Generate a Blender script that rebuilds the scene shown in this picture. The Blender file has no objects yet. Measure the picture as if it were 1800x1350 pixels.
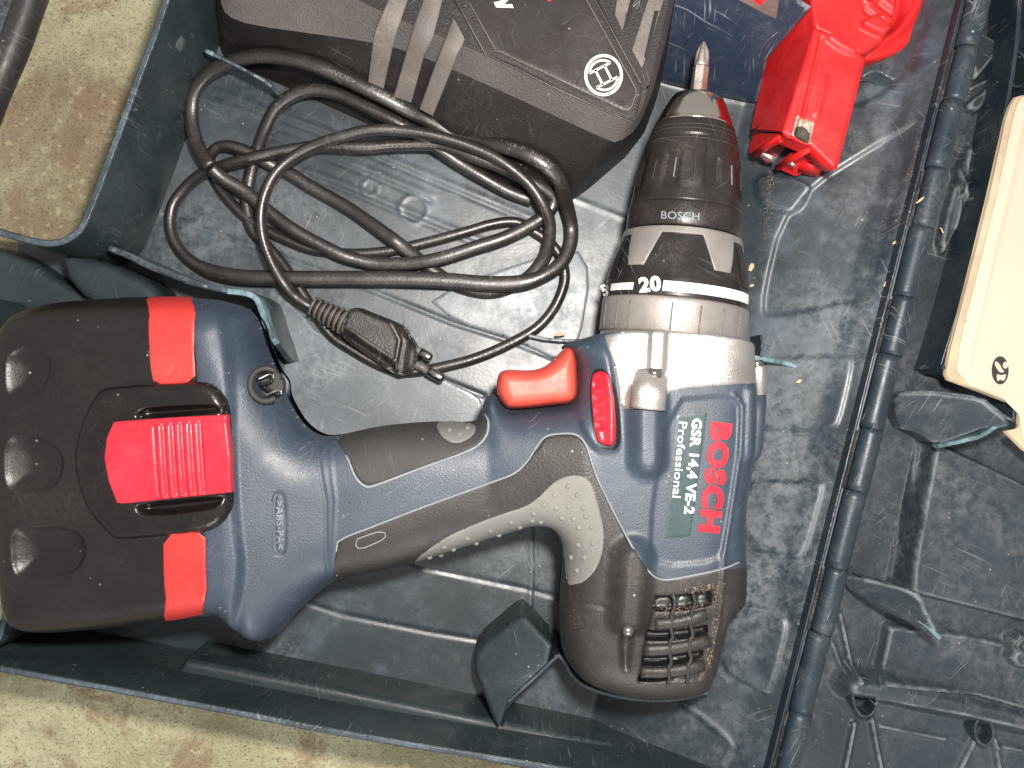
import bpy, math, random
import numpy as np
from mathutils import Vector, Matrix, noise as mnoise
random.seed(4); RNG = np.random.RandomState(4)
scene = bpy.context.scene
C = scene.collection
R = math.radians
MM = 0.001

# ------------------------------------------------------------------ camera, world, light
HC = 350.0                                   # lens height above the case floor, mm
cam = bpy.data.cameras.new('camera'); camo = bpy.data.objects.new('camera', cam); C.objects.link(camo)
camo.location = (0, 0, HC * MM); camo.rotation_euler = (0, 0, 0)
cam.sensor_width = 36; cam.lens = 30; cam.clip_start = 0.01; cam.clip_end = 50
scene.camera = camo
world = bpy.data.worlds.new('World'); scene.world = world; world.use_nodes = True
bg = world.node_tree.nodes['Background']
bg.inputs[0].default_value = (0.92, 0.90, 0.88, 1); bg.inputs[1].default_value = 0.58
def lamp(name, loc, size, power, col):
    l = bpy.data.lights.new(name, 'AREA'); l.shape = 'DISK'; l.size = size; l.energy = power; l.color = col
    o = bpy.data.objects.new(name, l); C.objects.link(o); o.location = loc
    d = Vector((0.0, -0.01, 0.03)) - Vector(loc); o.rotation_euler = d.to_track_quat('-Z', 'Y').to_euler()
    return o
lamp('phone_flash', (0.028, 0.045, 0.350), 0.026, 2.2, (1.0, 0.93, 0.86))
lamp('front_soft_light', (0.05, -0.85, 0.62), 0.45, 4.6, (1.0, 0.97, 0.93))  # soft lamp added for light from the front; its source is unseen
scene.view_settings.view_transform = 'Standard'; scene.view_settings.look = 'None'
scene.view_settings.exposure = 0.0; scene.view_settings.gamma = 1.0

# ------------------------------------------------------------------ coordinates
def sc(z): return 0.2 * (HC - z) / 300.0                      # mm per photo pixel at height z
def w(px, py, z=0.0): return ((px - 900) * sc(z), (675 - py) * sc(z))
def W(px, py, z): x, y = w(px, py, z); return (x, y, z)

def chaikin(p, n=2, closed=True):
    p = np.asarray(p, float)
    for _ in range(n):
        if closed:
            q = np.roll(p, -1, 0); a = p * .78 + q * .22; b = p * .22 + q * .78
            p = np.stack([a, b], 1).reshape(-1, p.shape[1])
        else:
            q = p[1:]; r = p[:-1]
            m = np.stack([r * .78 + q * .22, r * .22 + q * .78], 1).reshape(-1, p.shape[1])
            p = np.vstack([p[:1], m, p[-1:]])
    return p
def sdist(P, poly):
    P = np.asarray(P, float); n = len(poly)
    best = np.full(len(P), 1e18); near = np.zeros_like(P); ins = np.zeros(len(P), bool)
    x, y = P[:, 0], P[:, 1]
    for i in range(n):
        ax, ay = poly[i]; bx, by = poly[(i + 1) % n]
        dx, dy = bx - ax, by - ay; L = dx * dx + dy * dy
        if L < 1e-12: continue
        t = np.clip(((x - ax) * dx + (y - ay) * dy) / L, 0, 1)
        cx = ax + t * dx; cy = ay + t * dy; d = (x - cx) ** 2 + (y - cy) ** 2
        m = d < best; best[m] = d[m]; near[m, 0] = cx[m]; near[m, 1] = cy[m]
        if ay != by:
            c = ((ay > y) != (by > y)) & (x < dx * (y - ay) / dy + ax); ins ^= c
    d = np.sqrt(best); return np.where(ins, d, -d), near
def segdist(P, pts):
    best = np.full(len(P), 1e18)
    for (ax, ay), (bx, by) in zip(pts[:-1], pts[1:]):
        dx, dy = bx - ax, by - ay; L = max(dx * dx + dy * dy, 1e-9)
        t = np.clip(((P[:, 0] - ax) * dx + (P[:, 1] - ay) * dy) / L, 0, 1)
        best = np.minimum(best, (P[:, 0] - ax - t * dx) ** 2 + (P[:, 1] - ay - t * dy) ** 2)
    return np.sqrt(best)
def sstep(t): t = np.clip(t, 0, 1); return t * t * (3 - 2 * t)

class Field:
    def __init__(s, x0, y0, x1, y1, res, z=0.0):
        s.x0, s.y0, s.res = x0, y0, res; s.nx = int((x1 - x0) / res) + 2; s.ny = int((y1 - y0) / res) + 2
        s.Z = np.full((s.ny, s.nx), float(z))
        s.X, s.Y = np.meshgrid(x0 + np.arange(s.nx) * res, y0 + np.arange(s.ny) * res)
    def h(s, x, y):
        x = np.asarray(x, float); y = np.asarray(y, float)
        fx = np.clip((x - s.x0) / s.res, 0, s.nx - 1.001); fy = np.clip((y - s.y0) / s.res, 0, s.ny - 1.001)
        i = fx.astype(int); j = fy.astype(int); u = fx - i; v = fy - j; Z = s.Z
        return (Z[j, i] * (1 - u) + Z[j, i + 1] * u) * (1 - v) + (Z[j + 1, i] * (1 - u) + Z[j + 1, i + 1] * u) * v
    def sub(s, xs, ys, m):
        i0 = max(0, int((min(xs) - m - s.x0) / s.res)); i1 = min(s.nx, int((max(xs) + m - s.x0) / s.res) + 2)
        j0 = max(0, int((min(ys) - m - s.y0) / s.res)); j1 = min(s.ny, int((max(ys) + m - s.y0) / s.res) + 2)
        return slice(j0, j1), slice(i0, i1)
    def onp(s, px, py, off=0.0):
        z = 50.0
        for _ in range(12):
            x, y = w(px, py, z); z = .5 * z + .5 * (float(s.h(x, y)) + off)
        x, y = w(px, py, z); return x, y, z
    def poly(s, pts): return np.array([s.onp(*p)[:2] for p in pts])
    def stamp(s, pts, dz, soft=1.0, n=2, mode='add', prof=None):       # raise / sink inside a polygon
        P = chaikin(s.poly(pts), n); jj, ii = s.sub(P[:, 0], P[:, 1], soft)
        X = s.X[jj, ii]; Y = s.Y[jj, ii]
        if X.size == 0: return
        d, _ = sdist(np.stack([X.ravel(), Y.ravel()], 1), P); d = d.reshape(X.shape)
        k = sstep(d / soft) if prof is None else prof(np.clip(d / soft, 0, 1))
        if mode == 'add': s.Z[jj, ii] += dz * k
        else: s.Z[jj, ii] = s.Z[jj, ii] * (1 - k) + dz * k
    def line(s, pts, dz, r, flat=0.0):                                  # bead / groove / half-round ridge along a path
        P = s.poly(pts); jj, ii = s.sub(P[:, 0], P[:, 1], r + 1)
        X = s.X[jj, ii]; Y = s.Y[jj, ii]
        if X.size == 0: return
        d = segdist(np.stack([X.ravel(), Y.ravel()], 1), P).reshape(X.shape)
        t = np.clip((d - flat) / max(r - flat, 1e-6), 0, 1)
        s.Z[jj, ii] += dz * np.where(d < r, np.cos(t * math.pi) * .5 + .5, 0)
    def blur(s, n):
        Z = s.Z
        for _ in range(n):
            Z = (np.pad(Z, ((1, 1), (0, 0)), 'edge')[:-2] + 2 * Z + np.pad(Z, ((1, 1), (0, 0)), 'edge')[2:]) / 4
            Z = (np.pad(Z, ((0, 0), (1, 1)), 'edge')[:, :-2] + 2 * Z + np.pad(Z, ((0, 0), (1, 1)), 'edge')[:, 2:]) / 4
        s.Z = Z
class Plane:                                                            # z = a + b x + c y
    def __init__(s, a, b=0.0, c=0.0): s.a, s.b, s.c = a, b, c
    def h(s, x, y): return s.a + s.b * np.asarray(x, float) + s.c * np.asarray(y, float)
    onp = Field.onp; poly = Field.poly
def plane3(p, q, r):                                                    # plane through three (px,py,z)
    A = np.array([[1, *w(*k)] for k in (p, q, r)]); return Plane(*np.linalg.solve(A, np.array([p[2], q[2], r[2]])))

# ------------------------------------------------------------------ objects
def thing(name, label, cat, loc=(0, 0, 0), group=None):
    o = bpy.data.objects.new(name, None); C.objects.link(o); o.location = Vector(loc) * MM
    o.empty_display_size = .01; o['label'] = label; o['category'] = cat
    if group: o['group'] = group
    return o
def tag(o, label, cat, group=None):
    o['label'] = label; o['category'] = cat
    if group: o['group'] = group
    return o
def base(o):
    v = Vector((0, 0, 0))
    while o is not None: v += o.location; o = o.parent
    return v
def mk(name, V, F, m, parent=None, smooth=True, label=None):
    V = np.asarray(V, float) * MM; loc = Vector((0, 0, 0))
    if parent is not None: V = V - np.array(base(parent))
    if len(F) and not isinstance(F, np.ndarray) and len({len(f) for f in F}) > 1:
        me = bpy.data.meshes.new(name); me.from_pydata([tuple(v) for v in V], [], [tuple(int(i) for i in f) for f in F])
    else:
        F = np.asarray(F, np.int32); k = F.shape[1]
        me = bpy.data.meshes.new(name); me.vertices.add(len(V)); me.vertices.foreach_set('co', V.astype(np.float32).ravel())
        me.loops.add(F.size); me.loops.foreach_set('vertex_index', F.ravel())
        me.polygons.add(len(F)); me.polygons.foreach_set('loop_start', np.arange(0, F.size, k, dtype=np.int32))
        me.update(calc_edges=True)
    me.validate()
    if smooth: me.polygons.foreach_set('use_smooth', np.ones(len(me.polygons), bool))
    me.materials.append(m); o = bpy.data.objects.new(name, me); C.objects.link(o)
    if parent is not None: o.parent = parent
    if label: o['label'] = label
    return o
def join(parts):                                                        # [(V,F)] -> V, F
    V = []; F = []; n = 0
    for v, f in parts:
        V.append(np.asarray(v, float)); F += [tuple(i + n for i in q) for q in f]; n += len(v)
    return np.vstack(V), F

def patch_geo(P, field, off=0.0, res=.6, skirt=1.0, rnd=.4, tilt=None):
    P = np.asarray(P, float)
    x0, y0 = P.min(0) - res; x1, y1 = P.max(0) + res
    nx = int((x1 - x0) / res) + 2; ny = int((y1 - y0) / res) + 2
    X, Y = np.meshgrid(x0 + np.arange(nx) * res, y0 + np.arange(ny) * res)
    G = np.stack([X.ravel(), Y.ravel()], 1); d, near = sdist(G, P); ins = d > 0
    I = np.arange(nx * ny).reshape(ny, nx)
    Q = np.stack([I[:-1, :-1], I[:-1, 1:], I[1:, 1:], I[1:, :-1]], -1).reshape(-1, 4)
    k = ins[Q].sum(1); Q = Q[k >= 1]
    pos = G.copy(); mv = (~ins) | (d < .28 * res); pos[mv] = near[mv]; dd = np.where(mv, 0, d)
    # drop cells that collapsed
    a = pos[Q]; ar = .5 * np.abs((a[:, 2, 0] - a[:, 0, 0]) * (a[:, 3, 1] - a[:, 1, 1]) - (a[:, 3, 0] - a[:, 1, 0]) * (a[:, 2, 1] - a[:, 0, 1]))
    Q = Q[ar > 1e-4 * res * res]
    used = np.unique(Q); rm = np.full(len(G), -1); rm[used] = np.arange(len(used)); Q = rm[Q]; pos = pos[used]; dd = dd[used]
    z = field.h(pos[:, 0], pos[:, 1]) + off
    if rnd > 0:
        t = np.clip(1 - dd / rnd, 0, 1); z = z - rnd * (1 - np.sqrt(np.clip(1 - t * t, 0, 1)))
    V = np.column_stack([pos, z])
    if skirt > 0:
        E = np.concatenate([Q[:, [0, 1]], Q[:, [1, 2]], Q[:, [2, 3]], Q[:, [3, 0]]]); key = np.sort(E, 1)
        _, inv, cnt = np.unique(key, axis=0, return_inverse=True, return_counts=True); inv = inv.ravel()
        B = E[cnt[inv] == 1]; bv = np.unique(B); n = len(V); mp = np.full(n, -1); mp[bv] = np.arange(len(bv))
        top = V[bv]; bot = top.copy()
        if np.ndim(skirt) == 0: bot[:, 2] -= skirt
        V = np.vstack([V, top, bot]); m = len(bv)
        S = np.stack([mp[B[:, 1]] + n, mp[B[:, 0]] + n, mp[B[:, 0]] + n + m, mp[B[:, 1]] + n + m], -1)
        Q = np.vstack([Q, S])
    return V, Q
def patch(name, pts, field, m, parent, off=.3, res=.6, skirt=1.0, rnd=.4, n=2, zref=None, label=None, fix=False):
    if zref is None: P = field.poly(pts)
    else: P = np.array([w(x, y, zref) for x, y in pts])
    P = chaikin(P, n)
    V, Q = patch_geo(P, field, off, res, skirt, rnd)
    return mk(name, V, Q, m, parent, label=label)
def slab(name, pts, z, m, parent, depth=2.0, rnd=.6, n=1, res=.8, off=0, label=None):
    return patch(name, pts, Plane(z), m, parent, off=off, res=res, skirt=depth, rnd=rnd, n=n, label=label)

def catmull(p, step):
    p = np.asarray(p, float); q = np.vstack([2 * p[0] - p[1], p, 2 * p[-1] - p[-2]]); out = []
    for i in range(1, len(q) - 2):
        L = np.linalg.norm(q[i + 1, :3] - q[i, :3]); n = max(1, int(L / step))
        for k in range(n):
            t = k / n
            out.append(.5 * (2 * q[i] + (q[i + 1] - q[i - 1]) * t + (2 * q[i - 1] - 5 * q[i] + 4 * q[i + 1] - q[i + 2]) * t * t + (3 * q[i] - q[i - 1] - 3 * q[i + 1] + q[i + 2]) * t ** 3))
    out.append(q[-2]); return np.array(out)
def tube_geo(path, a, b, seg=14, cap=True):
    path = np.asarray(path, float); n = len(path)
    a = np.broadcast_to(a, n); b = np.broadcast_to(b, n)
    T = np.gradient(path, axis=0); T /= np.linalg.norm(T, axis=1)[:, None] + 1e-12
    N = np.cross(T, (0, 0, 1.0)); N /= np.linalg.norm(N, axis=1)[:, None] + 1e-12; B = np.cross(N, T)
    th = np.arange(seg) * 2 * math.pi / seg
    V = (path[:, None] + (a[:, None] * np.cos(th))[:, :, None] * N[:, None] + (b[:, None] * np.sin(th))[:, :, None] * B[:, None]).reshape(-1, 3)
    F = []
    for i in range(n - 1):
        for k in range(seg):
            k2 = (k + 1) % seg; F.append((i * seg + k, (i + 1) * seg + k, (i + 1) * seg + k2, i * seg + k2))
    if cap:
        F.append(tuple(range(seg))[::1]); F.append(tuple((n - 1) * seg + k for k in range(seg))[::-1])
    return V, F
def tube(name, pts, r, m, parent, step=1.0, b=None, seg=14, label=None):
    P = catmull([W(*p[:3]) for p in pts], step) if len(pts) > 2 else np.array([W(*p) for p in pts])
    V, F = tube_geo(P, r, r if b is None else b, seg); return mk(name, V, F, m, parent, label=label)

def wall(name, pts, thick, m, parent, zbot=0.0, jag=0.0, n=2, rnd=.35, label=None, step=1.2):
    """upright plastic web along a path; pts = (px, py, z of its top edge)"""
    p = chaikin(np.array([W(*q) for q in pts]), n, closed=False)
    P = [p[0]]
    for q, r in zip(p[:-1], p[1:]):
        L = np.linalg.norm(r - q); k = max(1, int(L / step))
        for i in range(1, k + 1): P.append(q + (r - q) * i / k)
    P = np.array(P); T = np.gradient(P[:, :2], axis=0); T /= np.linalg.norm(T, axis=1)[:, None] + 1e-9
    N = np.column_stack([-T[:, 1], T[:, 0]]); h = thick / 2; rings = []
    zb = np.broadcast_to(zbot, len(P))
    for i, (c, nn) in enumerate(zip(P, N)):
        j = jag * mnoise.noise(Vector((c[0] * .9, c[1] * .9, 3.1))) + jag * .6 * mnoise.noise(Vector((c[0] * 3, c[1] * 3, 7.1)))
        j2 = jag * .7 * mnoise.noise(Vector((c[0] * 1.7, c[1] * 1.7, 9.1)))
        zt = c[2] + j
        prof = [(-h, zb[i]), (-h, zt - rnd), (-h + rnd * .3, zt - rnd * .3), (-h + rnd, zt), (h - rnd, zt), (h - rnd * .3, zt - rnd * .3), (h + j2 * .5, zt - rnd), (h, zt - rnd - 1.0), (h, zb[i])]
        rings.append([(c[0] + nn[0] * u, c[1] + nn[1] * u, v) for u, v in prof])
    k = len(rings[0]); V = np.array(rings).reshape(-1, 3); F = []
    for i in range(len(P) - 1):
        for q in range(k - 1): F.append((i * k + q, i * k + q + 1, (i + 1) * k + q + 1, (i + 1) * k + q))
    F.append(tuple(range(k))[::-1]); F.append(tuple((len(P) - 1) * k + q for q in range(k)))
    o = mk(name, V, F, m, parent, smooth=False, label=label); return o

def text_geo(s, bold=0.0, xs=1.0):
    c = bpy.data.curves.new('t', 'FONT'); c.body = s; c.size = 1; c.offset = bold; c.resolution_u = 3; c.space_character = 1.0 + bold * 1.9
    o = bpy.data.objects.new('t', c); C.objects.link(o); dg = bpy.context.evaluated_depsgraph_get()
    me = o.evaluated_get(dg).to_mesh(); me.calc_loop_triangles()
    V = np.array([v.co[:] for v in me.vertices]); F = [tuple(t.vertices) for t in me.loop_triangles]
    o.evaluated_get(dg).to_mesh_clear(); bpy.data.objects.remove(o); bpy.data.curves.remove(c)
    return V, F
def text_on(name, s, p0, p1, height, fn, m, parent, bold=0.0, thick=.25, label=None, glyphs=False):
    """lay a word from photo point p0 (start of baseline) to p1 (end), cap height in px, on the surface fn(px,py)->(x,y,z)"""
    V, F = text_geo(s, bold); x0, x1 = V[:, 0].min(), V[:, 0].max(); y1 = V[:, 1].max(); cap = .73
    d = np.array(p1, float) - np.array(p0, float); L = np.linalg.norm(d); d /= L; up = np.array([d[1], -d[0]])
    P = np.array(p0)[None] + ((V[:, 0] - x0) / (x1 - x0) * L)[:, None] * d[None] + (V[:, 1] / cap * height)[:, None] * up[None]
    T = np.array([fn(a, b) for a, b in P]); n = len(T); B = T.copy(); B[:, 2] -= thick
    E = {}
    for f in F:
        for i in range(3):
            e = (f[i], f[(i + 1) % 3]); E[e] = 1
    S = [(b, a, a + n, b + n) for a, b in E if (b, a) not in E]
    return mk(name, np.vstack([T, B]), list(F) + S, m, parent, smooth=False, label=label)

# ------------------------------------------------------------------ materials
def lin(r, g, b):
    f = lambda c: (c / 255 / 12.92) if c / 255 <= .04045 else ((c / 255 + .055) / 1.055) ** 2.4
    return (f(r), f(g), f(b), 1)
def mat(name, col, rough=.4, metal=0.0, dust=0.0, dustcol=(.30, .28, .26, 1), dscale=18, scr=0.0, scrcol=(.45, .45, .45, 1),
        bump=0.0, bscale=900, edge=0.0, edgecol=(.35, .40, .42, 1), var=.15, specks=0.0, spec=.5, coat=0.0, stain=None, ripple=0.0):
    m = bpy.data.materials.new(name); m.use_nodes = True; nt = m.node_tree; N = nt.nodes; L = nt.links
    B = N['Principled BSDF']; B.inputs['Metallic'].default_value = metal; B.inputs['Specular IOR Level'].default_value = spec
    B.inputs['Coat Weight'].default_value = coat; B.inputs['Coat Roughness'].default_value = .42
    tc = N.new('ShaderNodeTexCoord'); co = tc.outputs['Object']
    def nz(scale, detail=4, rough_=.6, vec=None, dist=0):
        t = N.new('ShaderNodeTexNoise'); t.inputs['Scale'].default_value = scale; t.inputs['Detail'].default_value = detail
        t.inputs['Roughness'].default_value = rough_; t.inputs['Distortion'].default_value = dist; L.new(vec or co, t.inputs['Vector']); return t.outputs['Fac']
    def ramp(src, a, b, v0=0.0, v1=1.0):
        r = N.new('ShaderNodeMapRange'); r.inputs[1].default_value = a; r.inputs[2].default_value = b
        r.inputs[3].default_value = v0; r.inputs[4].default_value = v1; r.interpolation_type = 'SMOOTHSTEP'; L.new(src, r.inputs[0]); return r.outputs[0]
    def mul(a, b):
        q = N.new('ShaderNodeMath'); q.operation = 'MULTIPLY'
        for i, v in enumerate((a, b)):
            if isinstance(v, (int, float)): q.inputs[i].default_value = v
            else: L.new(v, q.inputs[i])
        return q.outputs[0]
    def mx(a, b):
        q = N.new('ShaderNodeMath'); q.operation = 'MAXIMUM'; L.new(a, q.inputs[0]); L.new(b, q.inputs[1]); return q.outputs[0]
    def mix(fac, c1, c2):
        q = N.new('ShaderNodeMix'); q.data_type = 'RGBA'; q.clamp_factor = True
        for i, v in ((0, fac), (6, c1), (7, c2)):
            if isinstance(v, (tuple, list)): q.inputs[i].default_value = v
            elif isinstance(v, (int, float)): q.inputs[i].default_value = v
            else: L.new(v, q.inputs[i])
        return q.outputs[2]
    low = nz(dscale, 5, .6)
    c = mix(ramp(low, .3, .7), tuple(x * (1 - var) for x in col[:3]) + (1,), tuple(min(1, x * (1 + var)) for x in col[:3]) + (1,))
    rsrc = ramp(nz(dscale * 2.3, 4), .3, .7, max(.02, rough - .07), rough + .09)
    if stain:
        for (scl, a, b, sc_, amt) in stain: c = mix(mul(ramp(nz(scl, 6, .65, dist=.3), a, b), amt), c, sc_)
    if dust > 0:
        big = ramp(nz(dscale, 6, .68, dist=.6), .42, .74); fine = ramp(nz(dscale * 16, 5, .75), .35, .7)
        k = mul(mul(big, fine), dust); c = mix(k, c, dustcol)
        r2 = N.new('ShaderNodeMath'); r2.operation = 'ADD'; L.new(rsrc, r2.inputs[0]); L.new(mul(k, .45), r2.inputs[1]); r2.use_clamp = True; rsrc = r2.outputs[0]
    if scr > 0:
        acc = None
        for i, (ang, sx, sy) in enumerate(((.3, 1900, 40), (1.15, 2300, 28), (2.2, 1700, 52), (2.75, 2100, 60))):
            mp = N.new('ShaderNodeMapping'); mp.vector_type = 'TEXTURE'; mp.inputs['Rotation'].default_value = (0, 0, ang)
            mp.inputs['Scale'].default_value = (1 / sx, 1 / sy, 1 / 60); mp.inputs['Location'].default_value = (.01 * i, .02, 0)
            wn = N.new('ShaderNodeVectorMath'); wn.operation = 'MULTIPLY_ADD'
            wt = N.new('ShaderNodeTexNoise'); wt.inputs['Scale'].default_value = 30; L.new(co, wt.inputs['Vector'])
            L.new(wt.outputs['Color'], wn.inputs[0]); wn.inputs[1].default_value = (.004, .004, 0); L.new(co, wn.inputs[2])
            L.new(wn.outputs[0], mp.inputs['Vector'])
            t = ramp(nz(1.0, 1, .5, mp.outputs[0]), .67, .72); msk = ramp(nz(26 + 9 * i, 3, .6), .50, .72); t = mul(t, msk)
            acc = t if acc is None else mx(acc, t)
        c = mix(mul(acc, scr), c, scrcol)
    if specks > 0:
        v = N.new('ShaderNodeTexVoronoi'); v.inputs['Scale'].default_value = 260; L.new(co, v.inputs['Vector'])
        s1 = ramp(v.outputs['Distance'], .13, .07); s2 = ramp(nz(90, 2), .56, .64)
        c = mix(mul(mul(s1, s2), specks), c, (.5, .45, .38, 1))
    if edge > 0:
        g = N.new('ShaderNodeNewGeometry'); e = ramp(g.outputs['Pointiness'], .515, .56)
        c = mix(mul(mul(e, ramp(nz(120, 3), .3, .6)), edge), c, edgecol)
    L.new(c, B.inputs['Base Color']); L.new(rsrc, B.inputs['Roughness'])
    if bump > 0:
        bp = N.new('ShaderNodeBump'); bp.inputs['Strength'].default_value = bump; bp.inputs['Distance'].default_value = .0004
        h = nz(bscale, 3, .6); L.new(h, bp.inputs['Height']); last = bp
        if ripple:
            b2 = N.new('ShaderNodeBump'); b2.inputs['Strength'].default_value = ripple; b2.inputs['Distance'].default_value = .002
            L.new(nz(45, 3, .5), b2.inputs['Height']); L.new(bp.outputs[0], b2.inputs['Normal']); last = b2
        L.new(last.outputs[0], B.inputs['Normal'])
    return m

NAVY = (.021, .034, .044, 1)
M_case = mat('case_plastic', NAVY, .41, dust=1.0, dustcol=(.135, .155, .175, 1), dscale=15, scr=.3, bump=.15, bscale=700, edge=.55, var=.3, specks=.5, ripple=.08, spec=.8, coat=.25,
             stain=[(34, .52, .66, (.060, .088, .115, 1), .75), (9, .50, .64, (.014, .022, .030, 1), .55), (48, .54, .68, (.095, .118, .138, 1), .5)])
M_casew = mat('case_wall_plastic', (.020, .033, .039, 1), .5, dust=.5, dustcol=(.085, .088, .085, 1), dscale=22, scr=.25, bump=.3, bscale=600, var=.3, specks=.5, ripple=.2)
M_rim = mat('case_rim_plastic', (.045, .066, .082, 1), .42, dust=.6, dustcol=(.20, .24, .26, 1), dscale=60, scr=.3, bump=.6, bscale=500, var=.4)
M_torn = mat('torn_whitened_plastic', (.11, .19, .22, 1), .6, dust=.6, dustcol=(.32, .38, .40, 1), dscale=140, bump=1.0, bscale=900, var=.5)
M_lid = mat('lid_plastic', (.022, .033, .043, 1), .5, dust=.9, dustcol=(.125, .13, .138, 1), dscale=14, scr=.35, bump=.3, bscale=600, edge=.35, var=.3, specks=.35, ripple=.15)
M_hinge = mat('hinge_plastic', (.013, .026, .038, 1), .42, dust=.45, dustcol=(.16, .15, .13, 1), dscale=40, scr=.4, bump=.2, specks=.7)
M_blue = mat('blue_shell_plastic', (.024, .040, .064, 1), .47, spec=.8, dust=.3, dustcol=(.13, .16, .19, 1), dscale=30, scr=.4, scrcol=(.22, .27, .32, 1), bump=.35, bscale=1600, var=.12, specks=.35)
M_black = mat('black_battery_plastic', (.0085, .0065, .0065, 1), .33, spec=.55, dust=.2, dustcol=(.06, .05, .045, 1), dscale=25, scr=.12, scrcol=(.12, .10, .09, 1), bump=.2, bscale=1500, specks=.5)
M_gloss = mat('glossy_black_plastic', (.008, .006, .006, 1), .24, dust=.18, dustcol=(.10, .08, .07, 1), dscale=60, bump=.3, bscale=500, specks=.5)
M_rubber = mat('dark_rubber', (.031, .030, .029, 1), .6, dust=.4, dustcol=(.078, .074, .069, 1), dscale=26, bump=.35, bscale=2200, scr=.12, specks=.4)
M_rear = mat('dusty_motor_housing', (.023, .0205, .0195, 1), .46, dust=.5, dustcol=(.085, .075, .068, 1), dscale=34, bump=.4, bscale=1400, specks=.6)
M_greyr = mat('grey_grip_rubber', (.17, .17, .155, 1), .6, dust=.5, dustcol=(.26, .25, .22, 1), dscale=40, bump=.3, bscale=1800, var=.15)
M_trim = mat('worn_grey_trim', (.20, .22, .24, 1), .6, dust=.4, dscale=80, bump=.4)
M_red = mat('red_band_plastic', (.52, .032, .028, 1), .42, dust=.14, dustcol=(.75, .25, .2, 1), dscale=50, bump=.25, bscale=1500, scr=.12, scrcol=(.9, .5, .45, 1))
M_btn = mat('red_button_plastic', (.52, .020, .038, 1), .32, dust=.10, dustcol=(.75, .3, .3, 1), dscale=70, bump=.2, bscale=900)
M_trig = mat('orange_red_trigger', (.66, .075, .050, 1), .45, dust=.08, dustcol=(.8, .3, .2, 1), dscale=60, bump=.3, bscale=1800)
M_cap = mat('red_cap_plastic', (.62, .012, .014, 1), .42, dust=.12, dustcol=(.8, .25, .2, 1), dscale=60, bump=.25, bscale=1200, scr=.15, scrcol=(.9, .4, .35, 1))
M_silver = mat('cast_gearbox_metal', (.44, .42, .40, 1), .34, metal=.75, dust=.3, dustcol=(.25, .22, .19, 1), dscale=50, bump=.5, bscale=2600, scr=.2, scrcol=(.7, .68, .65, 1))
M_ring = mat('grey_collar_plastic', (.27, .25, .235, 1), .36, metal=.35, dust=.3, dustcol=(.30, .26, .22, 1), dscale=60, bump=.3, bscale=2200)
M_chuck = mat('worn_chuck_plastic', (.016, .013, .012, 1), .30, dust=.4, dustcol=(.09, .075, .065, 1), dscale=60, scr=.3, scrcol=(.25, .22, .2, 1), bump=.25, bscale=900)
M_coll = mat('torque_collar_plastic', (.014, .012, .012, 1), .28, dust=.3, dustcol=(.12, .1, .09, 1), dscale=60, scr=.25, bump=.12, specks=.4)
M_chrome = mat('chrome', (.60, .55, .48, 1), .17, metal=1.0, dust=.1, bump=.05, var=.05)
M_steel = mat('bit_steel', (.62, .56, .50, 1), .34, metal=.85, dust=.35, dustcol=(.35, .3, .26, 1), dscale=90, bump=.4, bscale=1200)
M_pin = mat('nickel_pin', (.40, .36, .34, 1), .22, metal=1.0, bump=.1)
M_white = mat('white_print', (.74, .74, .72, 1), .5, dust=.3, dustcol=(.35, .33, .3, 1), dscale=120, bump=.2)
M_cream = mat('cream_print', (.72, .70, .60, 1), .5, var=.05)
M_redp = mat('red_print', (.60, .012, .030, 1), .45, dust=.15, dustcol=(.25, .12, .05, 1), dscale=90, bump=.2)
M_label = mat('teal_label', (.024, .052, .056, 1), .42, var=.1, dust=.2, dustcol=(.12, .16, .16, 1), dscale=60, bump=.15)
M_cord = mat('black_cord_rubber', (.018, .015, .014, 1), .35, spec=1.0, dust=.38, dustcol=(.09, .075, .068, 1), dscale=45, bump=.3, bscale=900, scr=.15, specks=.3)
M_emb = mat('embossed_cord_print', (.13, .118, .105, 1), .45)
M_charger = mat('charger_plastic', (.017, .014, .0135, 1), .5, dust=.4, dustcol=(.06, .052, .048, 1), dscale=22, bump=.9, bscale=1500, scr=.12, specks=.45)
M_chband = mat('charger_dusty_bevel', (.060, .052, .050, 1), .55, dust=.55, dustcol=(.15, .13, .12, 1), dscale=30, bump=1.0, bscale=1500, specks=.4)
M_stripe = mat('dusty_grey_rib', (.12, .105, .095, 1), .5, dust=.8, dustcol=(.30, .26, .23, 1), dscale=50, bump=.5, bscale=1400)
M_panel = mat('charger_label_film', (.024, .020, .020, 1), .36, dust=.25, dustcol=(.09, .08, .075, 1), dscale=30, bump=.1, scr=.15, specks=.4)
M_dark = mat('deep_black', (.006, .006, .007, 1), .5)
M_paper = mat('manual_paper', (.60, .49, .38, 1), .7, var=.05, dust=.12, dustcol=(.55, .42, .28, 1), dscale=12, bump=.3, bscale=500)
M_page = mat('manual_page_edges', (.50, .40, .27, 1), .75, var=.2, dust=.4, dustcol=(.3, .24, .17, 1), dscale=50)
M_ink = mat('manual_ink', (.035, .030, .028, 1), .6)
M_yel = mat('yellow_label_paper', (.55, .48, .16, 1), .6)
M_saw = mat('sawdust', (.26, .19, .125, 1), .85, var=.35, dscale=300)
M_chip = mat('wood_chip', (.62, .44, .27, 1), .8, var=.3, dscale=200)
M_winding = mat('motor_winding', (.07, .08, .07, 1), .4, metal=.5, var=.3, dscale=200)

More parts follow.
